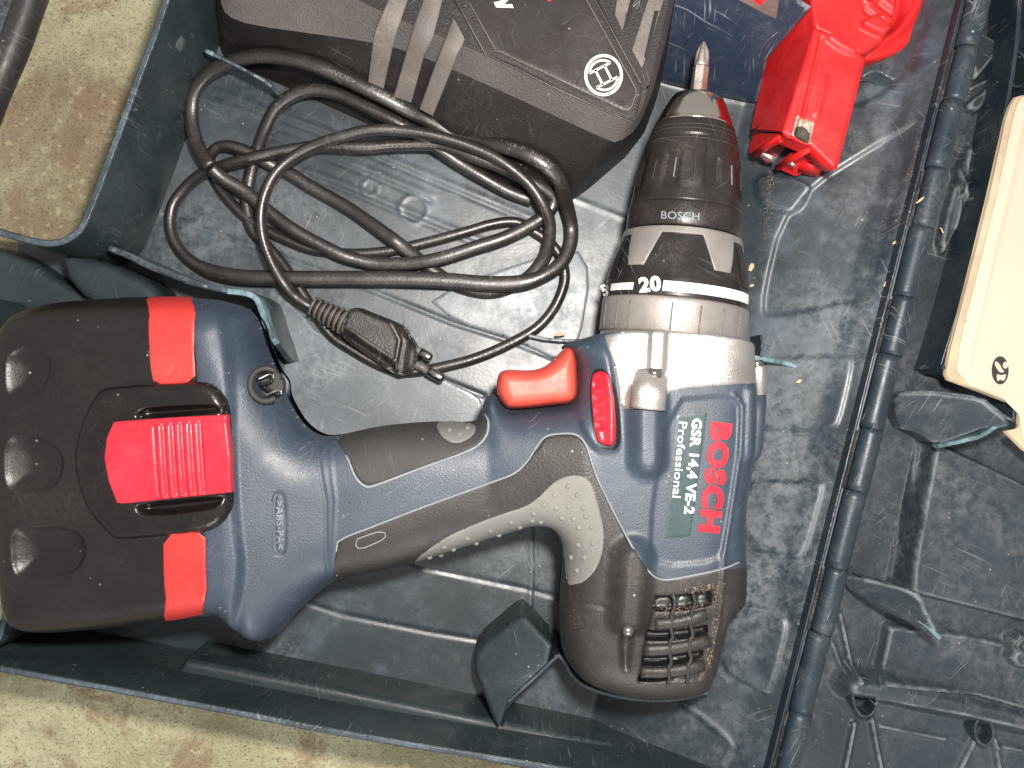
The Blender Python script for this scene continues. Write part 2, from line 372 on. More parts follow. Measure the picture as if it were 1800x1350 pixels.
def concrete():
    m = bpy.data.materials.new('speckled_concrete'); m.use_nodes = True; nt = m.node_tree; N = nt.nodes; L = nt.links; B = N['Principled BSDF']
    co = N.new('ShaderNodeTexCoord').outputs['Object']
    def nz(s, d=5, r=.6, dist=0):
        t = N.new('ShaderNodeTexNoise'); t.inputs['Scale'].default_value = s; t.inputs['Detail'].default_value = d; t.inputs['Roughness'].default_value = r
        t.inputs['Distortion'].default_value = dist; L.new(co, t.inputs['Vector']); return t.outputs['Fac']
    def ramp(src, a, b):
        r = N.new('ShaderNodeMapRange'); r.inputs[1].default_value = a; r.inputs[2].default_value = b; r.interpolation_type = 'SMOOTHSTEP'; L.new(src, r.inputs[0]); return r.outputs[0]
    def mix(f, a, b):
        q = N.new('ShaderNodeMix'); q.data_type = 'RGBA'
        for i, v in ((0, f), (6, a), (7, b)):
            if isinstance(v, tuple): q.inputs[i].default_value = v
            else: L.new(v, q.inputs[i])
        return q.outputs[2]
    def mul(a, b):
        q = N.new('ShaderNodeMath'); q.operation = 'MULTIPLY'; L.new(a, q.inputs[0])
        if isinstance(b, float): q.inputs[1].default_value = b
        else: L.new(b, q.inputs[1])
        return q.outputs[0]
    c = mix(ramp(nz(14, 6, .6), .35, .65), (.30, .285, .165, 1), (.46, .44, .285, 1))
    c = mix(mul(ramp(nz(9, 6, .7, .8), .47, .64), .8), c, (.19, .13, .08, 1))
    c = mix(mul(ramp(nz(38, 6, .75, .5), .51, .64), .75), c, (.24, .17, .10, 1))
    c = mix(mul(ramp(nz(700, 5, .75), .52, .66), .6), c, (.16, .12, .065, 1)); c = mix(mul(mul(ramp(nz(160, 6, .75, .6), .55, .66), ramp(nz(7, 3), .42, .6)), .65), c, (.17, .12, .07, 1))
    c = mix(mul(ramp(nz(1100, 2, .6), .60, .66), .8), c, (.06, .045, .03, 1))
    c = mix(mul(ramp(nz(300, 3, .6), .60, .68), .5), c, (.50, .46, .29, 1))
    L.new(c, B.inputs['Base Color']); B.inputs['Roughness'].default_value = .85
    b = N.new('ShaderNodeBump'); b.inputs['Strength'].default_value = .7; b.inputs['Distance'].default_value = .0008
    L.new(nz(500, 5, .7), b.inputs['Height']); L.new(b.outputs[0], B.inputs['Normal']); return m
M_conc = concrete()

# ------------------------------------------------------------------ concrete ground
g = mk('ground', [(-1500, -1500, -9), (1500, -1500, -9), (1500, 1500, -9), (-1500, 1500, -9)], [(0, 1, 2, 3)], M_conc, smooth=False)
g['kind'] = 'structure'; g['label'] = 'speckled olive concrete ground under the open case'

# ------------------------------------------------------------------ the tool case
case = thing('tool_case', 'worn dark blue plastic tool case lying open with scratched tray, lid and long hinge', 'tool case', (0, 0, -6))
def hx(y): return 1720 - .2504 * y
rimA = [(360, -220, 48), (300, -20, 48), (215, 215, 48), (152, 385, 48), (137, 408, 48), (112, 425, 48), (80, 429, 48), (40, 420, 48), (0, 408, 48), (-70, 388, 48)]
rimB = [(-60, 520, 46), (-4, 600, 46), (2, 720, 46), (6, 900, 46), (10, 1020, 46), (8, 1090, 46), (-6, 1135, 46), (-60, 1160, 46)]
rimC = [(-90, 1160, 48), (0, 1176, 48), (150, 1203, 48), (400, 1250, 48), (600, 1290, 48), (980, 1352, 48), (1120, 1376, 48), (1345, 1410, 48)]
tray_px = [W(*p)[:2] for p in rimA] + [W(-110, 388, 48)[:2], W(-110, 1158, 48)[:2]] + [W(*p)[:2] for p in rimC] + [W(hx(1400) - 1, 1400, 46)[:2], W(hx(-220) - 1, -220, 46)[:2]]
T = Field(-235, -180, 235, 200, .75, 0.0)
# tray wall that climbs to the hinge
H0 = np.array(W(hx(0) - 22, 0, 46)[:2]); H1 = np.array(W(hx(1300) - 22, 1300, 46)[:2]); hd = (H1 - H0) / np.linalg.norm(H1 - H0); hn = np.array([hd[1], -hd[0]])
dist = (T.X - H0[0]) * hn[0] + (T.Y - H0[1]) * hn[1]
if dist[T.ny // 2, T.nx // 2] < 0: dist = -dist
T.Z += np.where(dist < 56, (56 - np.maximum(dist, 0)) / 56 * 36 + 2, 2 * np.clip(1 - (dist - 56) / 3, 0, 1))
T.Z += np.where(dist < 10, (10 - np.maximum(dist, 0)) / 10 * 5, 0)
T.blur(2)
# long seams and ribs moulded in the tray floor
for pts in ([(287, 376), (313, 386), (440, 431), (560, 475), (650, 509), (707, 532), (796, 568), (896, 599), (1000, 640)],
            [(430, 545), (500, 571), (590, 604), (770, 664), (850, 696)], [(470, 678), (560, 706), (700, 752)],
            [(690, 975), (743, 997), (933, 1037), (1000, 1056)], [(540, 1060), (600, 1080), (760, 1112), (840, 1125)]):
    T.line(pts, -.75, 1.3)
for pts in ([(380, 158), (471, 193), (544, 219), (591, 236), (660, 268), (820, 335), (940, 385)], [(478, 232), (540, 256), (660, 303), (760, 345)],
            [(540, 300), (600, 322), (720, 372), (860, 428)]):
    T.line(pts, .35, 2.2); T.line([(x - 2, y + 9) for x, y in pts], -.4, 1.2)
T.line([(933, 925), (935, 1000), (931, 1090)], .5, 1.6); T.line([(940, 925), (942, 1000), (938, 1090)], -.4, 1.2)
T.line([(1160, 140), (1240, 165), (1335, 178), (1420, 215)], .6, 1.8); T.line([(1180, 205), (1330, 290)], .35, 1.6); T.line([(1000, 345), (1100, 385)], .35, 1.6)
for (cx, cy, rr) in ((727, 368, 30), (650, 330, 19)):
    c = [(cx + rr * math.cos(k / 16 * 6.283), cy + rr * math.sin(k / 16 * 6.283)) for k in range(16)]
    T.stamp(c, .3, 1.2); T.stamp([(cx + (x - cx) * .8, cy + (y - cy) * .8) for x, y in c], -.35, 1.2)
# pads and recesses on the hinge side of the tray
pads = [[(1305, 630), (1495, 620), (1502, 640), (1478, 745), (1462, 760), (1300, 756)], [(1300, 838), (1400, 846), (1447, 842), (1450, 860), (1418, 975), (1400, 987), (1300, 958)],
        [(1268, 1055), (1350, 1062), (1384, 1085), (1386, 1110), (1358, 1218), (1345, 1226), (1255, 1172)], [(1290, 40), (1420, 120), (1400, 215), (1340, 180)],
        [(1320, 300), (1436, 318), (1408, 380), (1330, 372)]]
for p in pads: T.stamp(p, 1.7, 1.5, n=2)
T.stamp([(1380, 350), (1612, 205), (1622, 215), (1540, 520), (1520, 530), (1362, 562), (1330, 550)], -1.5, 1.8)
T.stamp([(1490, 200), (1560, 165), (1620, 110), (1648, -20), (1560, -40), (1500, 100)], -1.4, 1.6)
T.line([(1200, 1235), (1270, 1290), (1285, 1310), (1270, 1345)], .8, 1.8)
V, Q = patch_geo(np.array(tray_px), T, 0, .75, 3, 0); mk('tray', V, Q, M_case, case)
wall('outer_wall', rimA, 2.6, M_casew, case, zbot=-5, jag=.25, n=2)
wall('outer_wall', rimB, 2.0, M_casew, case, zbot=-5, jag=.15, n=2)
wall('outer_wall', rimC, 2.4, M_casew, case, zbot=-5, jag=.12, n=2)
wall('worn_rim', [(x, y, z + .45) for x, y, z in rimA], 2.0, M_rim, case, zbot=47.2, jag=.5, n=2)
wall('worn_rim', [(x, y, z + .4) for x, y, z in rimC], 1.6, M_rim, case, zbot=47.4, jag=.3, n=2)
wall('worn_rim', [(x, y, z + .4) for x, y, z in rimB], 1.5, M_rim, case, zbot=45.5, jag=.25, n=2)
# ledge blocks along the front wall
slab('wall_ledge', [(-60, 1118), (10, 1132), (285, 1183), (268, 1210), (-60, 1150)], 26, M_casew, case, depth=25, rnd=2.5, n=0)
slab('wall_ledge', [(325, 1160), (600, 1213), (1060, 1308), (1240, 1360), (1240, 1420), (300, 1230), (305, 1190)], 24, M_casew, case, depth=23, rnd=2.5, n=0)
slab('wall_ledge', [(-60, 425), (30, 440), (130, 512), (200, 525), (250, 560), (120, 640), (-60, 640)], 12, M_casew, case, depth=11, rnd=3.5, n=1)
slab('wall_ledge', [(100, 436), (190, 462), (255, 490), (300, 540), (200, 560), (120, 505)], 22, M_casew, case, depth=21, rnd=4, n=1)
M_sheen = mat('scuffed_sheen_plastic', (.090, .112, .132, 1), .40, dust=1.0, dustcol=(.25, .28, .30, 1), dscale=26, scr=.5, bump=.15, bscale=700, var=.3, specks=.4, spec=.7, coat=.15)  # paler floor plastic: flash sheen put into the colour, along with scuffs
slab('floor_sheen_panel', [(466, 500), (520, 540), (560, 590), (772, 663), (842, 696), (850, 720), (835, 760), (700, 800), (560, 800), (515, 745), (490, 690), (500, 640), (478, 560)], .5, M_sheen, case, depth=.5, rnd=.3, n=1)
slab('floor_sheen_panel', [(745, 520), (1010, 430), (1040, 480), (1020, 600), (990, 640), (905, 597), (800, 566)], .4, M_sheen, case, depth=.4, rnd=.3, n=1)
# divider between the battery bay and the cord bay, its edge chewed up
div = [(191, 436, 30), (228, 450, 30), (262, 468, 30), (300, 482, 30), (345, 500, 30), (400, 512, 30), (432, 515, 30), (450, 523, 30), (459, 545, 30), (468, 575, 29), (486, 605, 24), (508, 634, 12)]
wall('bay_divider', div, 2.2, M_case, case, zbot=0, jag=.4, n=2)
wall('torn_edge', [(x, y, z + .5) for x, y, z in div[:6]], 1.5, M_rim, case, zbot=29.4, jag=.6, n=2)
wall('torn_edge', [(x, y, z + .5) for x, y, z in div[5:11]], 2.1, M_torn, case, zbot=[*np.linspace(29.4, 29.4, 1)][0] if False else 23.0, jag=.9, n=2)
wall('bay_divider', [(360, 88, 20), (402, 108, 20), (440, 128, 20), (472, 146, 18), (496, 172, 10), (506, 190, 3)], 1.4, M_case, case, zbot=0, jag=.3, n=1)
wall('torn_edge', [(362, 89, 20.3), (375, 95, 20.3)], 1.5, M_torn, case, zbot=19.0, jag=.5, n=0); wall('torn_edge', [(376, 96, 20.3), (402, 108, 20.3), (440, 128, 20.2)], 1.2, M_rim, case, zbot=19.0, jag=.5, n=1)
wall('cradle_rib', [(880, 420, 6), (930, 590, 6), (965, 598, 6), (1045, 600, 8)][1:], 1.4, M_case, case, zbot=0, jag=.3, n=1)
# motor cradle: plate, light wall edge, curved wall round the motor
fp = plane3((833, 1145, 21), (925, 1085, 27), (895, 1232, 31))
patch('cradle_plate', [(836, 1142), (908, 1086), (918, 1082), (928, 1090), (983, 1150), (895, 1232), (878, 1285), (868, 1270), (846, 1212), (833, 1178)], fp, M_casew, case, off=-.6, res=.8, skirt=26, rnd=1.6, n=1)
cr = [(878, 1287, 22), (894, 1234, 31), (940, 1192, 31), (981, 1152, 31), (990, 1158, 31), (1001, 1182, 31), (1020, 1203, 31), (1065, 1221, 31), (1130, 1232, 31), (1190, 1231, 31), (1245, 1218, 30)]
wall('cradle_wall', cr[:4], 1.4, M_hinge, case, zbot=0, n=1); wall('cradle_wall', cr[3:], 1.7, M_hinge, case, zbot=0, n=2)
wall('worn_edge', [(x, y, z + .35) for x, y, z in cr[3:]], 1.2, M_rim, case, zbot=30.2, jag=.15, n=2)
wall('worn_edge', [(x, y, z + .35) for x, y, z in cr[1:4]], 1.0, M_rim, case, zbot=30.4, jag=.15, n=1)
# broken locating rib beside the gearbox
wall('broken_rib', [(1322, 628, 30), (1350, 632, 29), (1390, 640, 27), (1424, 652, 25)], 1.7, M_torn, case, zbot=8, jag=.8, n=1)
wall('broken_rib', [(1338, 588, 28), (1341, 606, 29), (1338, 628, 30)], 1.0, M_rim, case, zbot=6, jag=.4, n=1)
wall('broken_rib', [(1255, 1172, 16), (1278, 1184, 17)], 1.4, M_torn, case, zbot=6, jag=.6, n=0)
wall('raised_rib', [(1515, 135, 34), (1532, 124, 35), (1548, 124, 35), (1562, 133, 35), (1572, 138, 35)], 1.2, M_rim, case, zbot=26, jag=.2, n=2)
slab('yellow_label_scrap', [(1333, 1338), (1348, 1345), (1345, 1362), (1325, 1362)], 33, M_yel, case, depth=.4, rnd=.1, n=0)
# spare-battery divider panel (dark blue, with a window) at the top of the tray
M_div = mat('divider_plastic', (.016, .028, .052, 1), .36, dust=.35, dustcol=(.10, .10, .11, 1), dscale=22, scr=.6, bump=.2, bscale=700, edge=.5, specks=.6, ripple=.2)
fpn = plane3((1160, 142, 4), (1335, 178, 8), (1425, 12, 46))
panel = patch('divider_panel', [(1150, -70), (1150, 60), (1160, 138), (1180, 144), (1332, 176), (1350, 100), (1427, 10), (1400, -8), (1440, -70)], fpn, M_div, case, off=0, res=.8, skirt=3, rnd=.8, n=0)
wall('window_edge', [(1296, 0, 33), (1330, 18, 35), (1364, 36, 37), (1371, 20, 38), (1374, -20, 40)], 1.0, M_rim, panel, zbot=28, jag=.2, n=0)
patch('window', [(1290, -4), (1364, 34), (1373, -20), (1290, -40)], fpn, mat('window_shade', (.12, .08, .07, 1), .5, dust=.5, dscale=60), panel, off=.12, res=.8, skirt=.2, rnd=0, n=0)
patch('red_glimpse', [(1312, -6), (1336, 11), (1353, -6), (1353, -30)], fpn, M_cap, panel, off=.3, res=.8, skirt=.2, rnd=0, n=0)

# hinge barrel: alternate knuckles, pin line, lips
js = [-75, 85, 180, 298, 401, 523, 625, 754, 863, 998, 1112, 1250, 1420]
for i, (a, b) in enumerate(zip(js[:-1], js[1:])):
    r = 4.0 if i % 2 == 0 else 3.85; a1, b1 = a + .5, b - .5
    dx = 0 if i % 2 == 0 else 2
    p0 = np.array(W(hx(a1) + dx, a1, 47)); p1 = np.array(W(hx(b1) + dx, b1, 47)); P = [p0 + (p1 - p0) * t for t in np.linspace(0, 1, 12)]
    rr = np.full(12, r); rr[0] = rr[-1] = r - .05
    V, F = tube_geo(P, rr, rr, 24); mk('hinge_knuckle', V, F, M_hinge, case)
    if i % 2: wall('hinge_grime', [(hx(a1) - 18, a1 + 3, 44), (hx(b1) - 18, b1 - 3, 44)], 2.2, mat('hinge_grime_dirt', (.035, .03, .025, 1), .8, dust=.6, dscale=120, bump=1, bscale=600, var=.5) if i == 1 else bpy.data.materials['hinge_grime_dirt'], case, zbot=40, jag=.8, n=0)
wall('tray_lip', [(hx(y) - 27, y, 46.5) for y in range(-70, 1430, 60)], 1.0, M_hinge, case, zbot=36, jag=.12, n=0)
# lid
lid_fld = Field(75, -185, 235, 185, .75, 12.0)
LF = lid_fld
LH0 = np.array(W(hx(0) + 18, 0, 44)[:2]); LH1 = np.array(W(hx(1300) + 18, 1300, 44)[:2]); ld = (LH1 - LH0) / np.linalg.norm(LH1 - LH0)
dl = np.abs((LF.X - LH0[0]) * ld[1] - (LF.Y - LH0[1]) * ld[0])
LF.Z += np.where(dl < 5, 20 * (1 - dl / 5), 0)
LF.stamp([(1900, -90), (1792, -90), (1790, 80), (1776, 150), (1745, 312), (1700, 500), (1657, 628), (1660, 648), (1700, 668), (1783, 700), (1900, 740)], 30, 1.6, n=1, mode='set')
LF.stamp([(1690, 110), (1705, 55), (1746, 78), (1748, 98), (1742, 108), (1700, 160)], 5, 1.4, n=1)
LF.stamp([(1690, 182), (1734, 150), (1726, 188), (1712, 204), (1690, 200)], 4, 1.2, n=1)
LF.stamp([(1640, 420), (1690, 250), (1716, 276), (1706, 330), (1680, 400), (1650, 460)], 4, 1.2, n=1)
LF.stamp([(1552, 1092), (1700, 1110), (1830, 1140), (1830, 1250), (1700, 1215), (1530, 1190), (1545, 1130)], 5, 1.2, n=0)
LF.stamp([(1612, 765), (1652, 780), (1800, 850), (1830, 1100), (1590, 1040)], 5, 1.5, n=0)
LF.stamp([(1613, 762), (1648, 785), (1592, 1034), (1556, 1028)], -9, 1.5, n=0)
LF.stamp([(1767, 1104), (1830, 1116), (1830, 1184), (1753, 1162)], 6, 1.4, n=1)
LF.line([(1490, 1195), (1545, 1202), (1680, 1232), (1860, 1275)], 11, 8, 1.0)
LF.line([(1540, 1228), (1700, 1255), (1860, 1292)], 1.6, 1.6)
LF.line([(1500, 1270), (1470, 1420)], 3, 1.5); LF.line([(1530, 1262), (1560, 1420)], 3.5, 1.5); LF.line([(1710, 1300), (1650, 1420)], 3, 1.5); LF.line([(1745, 1298), (1765, 1420)], 3.5, 1.5)
LF.line([(1474, 1078), (1512, 1196)], 4, 1.4); LF.line([(1462, 1130), (1482, 1178)], 2.4, 1.4)
LF.line([(1736, 305), (1700, 250), (1680, 400), (1706, 404)], 1.4, 1.2); LF.line([(1675, 300), (1706, 406)], 3, 1.3)
LF.line([(1700, 160), (1760, 130)], 3, 1.5); LF.line([(1690, 176), (1735, 150), (1728, 186)], 2.2, 1.2); LF.line([(1785, 150), (1782, 320)], 1.2, 1.3)
LF.line([(1545, 1275), (1660, 1298)], 1.6, 1.3); LF.line([(1740, 1308), (1860, 1330)], 1.5, 1.3); LF.line([(1700, 870), (1760, 900), (1760, 960)], .6, 2)
lid_poly = [W(hx(-80) + 5, -80, 40)[:2], (235, W(0, -80, 12)[1]), (235, W(0, 1430, 12)[1]), W(hx(1430) + 5, 1430, 40)[:2]]
V, Q = patch_geo(np.array(lid_poly), LF, 0, .75, 12, 0); lid = mk('lid', V, Q, M_lid, case)
wall('pocket_wall', [(1796, -60, 32), (1790, 60, 32), (1778, 150, 32), (1746, 312, 32), (1700, 500, 32), (1660, 632, 32), (1655, 645, 32), (1668, 655, 32)], 1.6, M_hinge, lid, zbot=10, n=1)
wall('pocket_wall', [(1655, 644, 34), (1700, 660, 34), (1778, 694, 34), (1786, 706, 34), (1783, 742, 34)], 1.6, M_hinge, lid, zbot=10, n=1)
def boss(cx, cy, rx, ry, z, ztop):
    a = np.arange(25) / 24 * 2 * math.pi
    wall('screw_boss', [(cx + rx * math.cos(t) + .08 * ry * math.sin(t), cy + ry * math.sin(t), ztop) for t in a], 1.1, M_hinge, lid, zbot=z, n=0, step=2)
boss(1788, 120, 20, 32, 8, 20); boss(1706, 447, 18, 38, 8, 20); boss(1521, 1226, 21, 34, 8, 21); boss(1731, 1286, 16, 24, 8, 20)
# torn tabs of the lid
tf1 = plane3((1575, 705, 22), (1730, 705, 40), (1640, 780, 26))
patch('lid_tab', [(1572, 690), (1630, 688), (1728, 700), (1745, 715), (1779, 742), (1772, 752), (1735, 752), (1700, 765), (1650, 783), (1612, 760), (1580, 752)], tf1, M_lid, lid, off=0, res=.8, skirt=14, rnd=1.0, n=1)
wall('torn_edge', [(1650, 785, 28), (1690, 776, 33), (1725, 768, 37), (1752, 750, 40), (1766, 744, 41)], 1.5, M_torn, lid, zbot=24, jag=1.0, n=1)
wall('torn_edge', [(1590, 690, 24), (1640, 688, 30), (1728, 700, 39), (1752, 722, 40), (1778, 738, 41)], 1.0, M_rim, lid, zbot=22, jag=.9, n=1)
tf2 = plane3((1492, 1016, 24), (1650, 1110, 38), (1510, 1060, 20))
patch('lid_tab', [(1488, 1012), (1530, 1020), (1600, 1038), (1622, 1052), (1630, 1075), (1655, 1122), (1648, 1130), (1608, 1098), (1560, 1078), (1515, 1052), (1488, 1030)], tf2, M_lid, lid, off=0, res=.8, skirt=10, rnd=1.0, n=1)
wall('torn_edge', [(1605, 1082, 33), (1630, 1100, 36), (1654, 1124, 38)], 1.6, M_torn, lid, zbot=26, jag=1.0, n=1)
wall('torn_edge', [(1525, 1019, 27), (1560, 1028, 29), (1612, 1042, 34), (1626, 1058, 35), (1636, 1092, 37)], 1.2, M_rim, lid, zbot=24, jag=1.0, n=1)

# carrying handle on the far left
M_hand = mat('handle_plastic', (.030, .028, .030, 1), .42, dust=.5, dustcol=(.16, .13, .11, 1), dscale=50, bump=.3, scr=.2, specks=.5)
hp = [(84, -90, 30), (30, 70, 30), (-10, 165, 30), (-60, 300, 30)]
tube('carrying_handle', hp, 5.2, M_hand, case, step=4, b=6, seg=22)
slab('handle_grip', [(-60, -60), (52, -60), (34, -8), (2, 70), (-22, 120), (-60, 180)], 31, M_lid, case, depth=14, rnd=3, n=1)

# ------------------------------------------------------------------ instruction manual
man = thing('instruction_manual', 'beige paper instruction manual with small round reading symbol in the lid pocket', 'manual', W(1800, 450, 30))
mp_ = [(1860, 150), (1800, 166), (1786, 170), (1776, 186), (1768, 210), (1738, 350), (1700, 500), (1672, 610), (1663, 655), (1668, 666), (1790, 712), (1792, 752), (1768, 757), (1800, 788), (1860, 830)]
for k in range(4):
    q = [(x - 5 + 1.8 * k + 2.0 * mnoise.noise(Vector((x * .01, y * .01, k))), y + (2 - k * .5)) for x, y in mp_]
    slab('page', q, 33.5 + k * .55, M_page, man, depth=.45, rnd=.1, n=0)
mf = Plane(36.6)
cover_px = [(1860, 150), (1802, 168), (1792, 176), (1783, 200), (1760, 310), (1722, 470), (1690, 590), (1680, 668), (1790, 712), (1800, 788), (1860, 830)]
cf = Field(125, -40, 235, 130, .8, 35.9)
cf.line([(1800, 195), (1775, 320), (1737, 480), (1700, 640)], .7, 1.8); cf.line([(1792, 190), (1766, 310), (1728, 470), (1693, 640)], -.5, 1.2)
patch('cover', cover_px, cf, M_paper, man, off=0, res=.8, skirt=.4, rnd=.25, n=1)
def disc(cx, cy, rx, ry, n=28, rot=0): return [(cx + rx * math.cos(t) * math.cos(rot) - ry * math.sin(t) * math.sin(rot), cy + rx * math.cos(t) * math.sin(rot) + ry * math.sin(t) * math.cos(rot)) for t in np.arange(n) / n * 2 * math.pi]
sy = patch('reading_symbol', disc(1758, 651, 15, 25), cf, M_ink, man, off=.06, res=.5, skirt=.05, rnd=0, n=0)
for q in (disc(1767, 642, 4.5, 6), [(1750, 634), (1757, 640), (1762, 650), (1766, 654), (1757, 655), (1752, 648), (1748, 640)], [(1751, 657), (1761, 660), (1769, 657), (1765, 670), (1757, 667), (1753, 671)]):
    patch('symbol_mark', q, cf, M_paper, sy, off=.12, res=.4, skirt=.05, rnd=0, n=1)

# ------------------------------------------------------------------ cordless drill
ZC = 38.0
DRL = 'blue cordless drill driver with black chuck, lying on its side in the case'
drill = thing('cordless_drill', DRL, 'cordless drill', W(1150, 800, 10))
body_px = [(360, 524), (400, 530), (438, 543), (455, 565), (463, 600), (476, 630), (484, 650), (500, 668), (500, 690), (506, 705), (518, 726), (530, 744), (549, 760), (570, 768),
    (600, 765), (667, 750), (753, 742), (820, 744), (840, 738), (848, 722), (849, 708), (856, 696), (866, 693), (875, 698), (882, 712), (893, 722), (1000, 712), (1011, 695),
    (1012, 640), (1002, 618), (985, 610), (1000, 600), (1033, 594), (1052, 589), (1190, 588), (1319, 604), (1322, 640), (1325, 690), (1325, 720), (1324, 770), (1322, 800),
    (1318, 812), (1317, 835), (1310, 870), (1305, 930), (1309, 985), (1307, 1062), (1281, 1070), (1271, 1110), (1257, 1170), (1244, 1196), (1222, 1212), (1150, 1223), (1085, 1215),
    (1020, 1192), (996, 1162), (986, 1130), (984, 1060), (990, 990), (986, 948), (968, 926), (935, 925), (890, 940), (800, 967), (700, 1000), (612, 1016), (588, 1021), (562, 1038), (520, 1078),
    (500, 1105), (480, 1122), (455, 1128), (430, 1115), (412, 1092), (398, 1075), (384, 1073), (366, 1064), (362, 1000), (357, 930), (340, 700), (344, 560), (350, 530)]
ZR = 44
Pb = chaikin([w(x, y, ZR) for x, y in body_px], 2)
D = Field(-115, -118, 96, 36, .5, 0.0)
G = np.stack([D.X.ravel(), D.Y.ravel()], 1)
d = np.zeros(len(G)); st = 3                                          # distance on a coarse grid, then bilinear
Pext = chaikin([w(x, y, ZR) for x, y in [(200, 522)] + [((x, y - 70) if (x > 1040 and y < 610) else (x, y)) for x, y in body_px[:-9]] + [(398, 1075), (380, 1080), (200, 1100)]], 2)
cX, cY = D.X[::st, ::st], D.Y[::st, ::st]; dc, _ = sdist(np.stack([cX.ravel(), cY.ravel()], 1), Pext)
cf_ = Field(D.x0, D.y0, D.x0 + (cX.shape[1] - 1) * D.res * st, D.y0 + (cX.shape[0] - 1) * D.res * st, D.res * st); cf_.Z[:cX.shape[0], :cX.shape[1]] = dc.reshape(cX.shape)
d = cf_.h(D.X, D.Y)
px = D.X / sc(ZR) + 900
def lerp3(x, xs, ys): return np.interp(x, xs, ys)
Ht = lerp3(px, [430, 600, 860, 1020], [25, 19, 19, 26.5]); Wd = lerp3(px, [400, 520, 860, 1060], [14.5, 20, 21, 23]); ex = lerp3(px, [400, 600, 860, 1060], [2.2, 2.8, 2.8, 3.1])
t = np.clip(1 - d / Wd, 0, 1); D.Z = ZC + Ht * np.clip(1 - t ** ex, 0, 1) ** (1 / ex)
D.blur(5)
# raised neck seam step on the battery shell, guard, bosses, channels
D.stamp([(330, 500), (398, 500), (414, 560), (420, 700), (424, 900), (440, 1020), (430, 1140), (330, 1140)], 2.6, 3.5, n=2)
D.stamp([(985, 590), (1040, 585), (1072, 605), (1084, 660), (1090, 720), (1096, 800), (1040, 800), (1005, 730), (1008, 650)], 1.6, 2.5, n=2)
D.line([(1137, 700), (1137, 808)], 5.0, 8.2, 1.5)
D.line([(1156, 585), (1153, 646)], 1.8, 3.8, 1.4)
D.line([(1322, 690), (1318, 800)], 2.5, 5, 0)
D.line([(1112, 980), (1104, 1084)], 5.6, 8.8, 1.5)
D.stamp([(1082, 1104), (1126, 1104), (1112, 1178), (1098, 1186), (1086, 1170)], -2.2, 3.2, n=1)
D.line([(990, 1052), (1020, 1058), (1058, 1066), (1082, 1080)], -.7, 1.2)
D.stamp([(1172, 700), (1288, 690), (1306, 716), (1300, 800), (1278, 960), (1262, 990), (1160, 1000), (1135, 960)], -.7, 1.6, n=1)
D.line([(1290, 694), (1304, 712), (1301, 800), (1288, 880), (1272, 980), (1262, 1100), (1246, 1170)], .9, 1.3)
# ribbed vent windows of the motor housing
vent = [(1148, 1052), (1258, 1030), (1262, 1080), (1246, 1170), (1232, 1198), (1120, 1200), (1128, 1140), (1142, 1082)]
D.stamp(vent, -1.2, 1.2, n=0)
def slotpoly(y0, y1, x0, x1, bow=8):
    a = [(x0 + (x1 - x0) * k / 6, y0 + bow * (1 - (2 * k / 6 - 1) ** 2) * .5 - (x0 + (x1 - x0) * k / 6 - x0) * .10) for k in range(7)]
    return a + [(x, y + (y1 - y0)) for x, y in a[::-1]]
slots = [slotpoly(1046, 1074, 1150, 1250), slotpoly(1108, 1126, 1134, 1244), slotpoly(1152, 1170, 1128, 1236), slotpoly(1186, 1197, 1122, 1190)]
for q in slots: D.stamp(q, -3.5, 1.0, n=0)
D.line([(596, 768), (563, 762)], 0, 1)
D.line([(566, 770), (572, 880), (582, 1018)], -.5, .9); D.line([(588, 770), (590, 880), (592, 1016)], .35, .8)
D.line([(484, 872), (482, 890), (484, 960), (488, 974), (496, 974), (500, 960), (500, 890), (496, 870), (488, 866), (484, 872)], -.45, .8)
ring_c = (464, 676)
D.stamp(disc(467, 677, 27, 29), 47, 1.6, n=0, mode='set')
shell = chaikin([w(x, y, ZR) for x, y in body_px], 2)
V, Q = patch_geo(shell, D, 0, .55, 0, 0)
Vb = V.copy(); Vb[:, 2] = 2 * ZC - V[:, 2] + (V[:, 2] - ZC) * .15; Qb = Q[:, ::-1] + len(V)      # lower half of the shell
mk('blue_shell', np.vstack([V, Vb]), np.vstack([Q, Qb]), M_blue, drill)
on = D.onp
# rubber overmoulds with their worn light outlines
g1 = [(592, 768), (600, 764), (667, 749), (753, 741), (820, 744), (838, 738), (850, 727), (857, 737), (855, 762), (840, 782), (810, 797), (740, 822), (660, 852), (642, 853), (626, 838), (612, 805)]
g2 = [(945, 790), (957, 769), (977, 763), (1012, 764), (1030, 782), (1040, 812), (1052, 845), (1080, 902), (1112, 962), (1140, 1004), (1166, 1019), (1215, 1012), (1270, 1000), (1309, 985), (1308, 1063), (1281, 1071), (1271, 1110),
      (1257, 1170), (1244, 1197), (1222, 1213), (1150, 1224), (1085, 1216), (1020, 1193), (995, 1162), (985, 1130), (983, 1060), (989, 990), (985, 947), (968, 925), (935, 924), (890, 939), (800, 967), (700, 1000), (612, 1017), (592, 1018), (592, 960), (602, 946),
      (660, 924), (740, 893), (850, 853), (902, 833), (926, 812), (937, 795)]
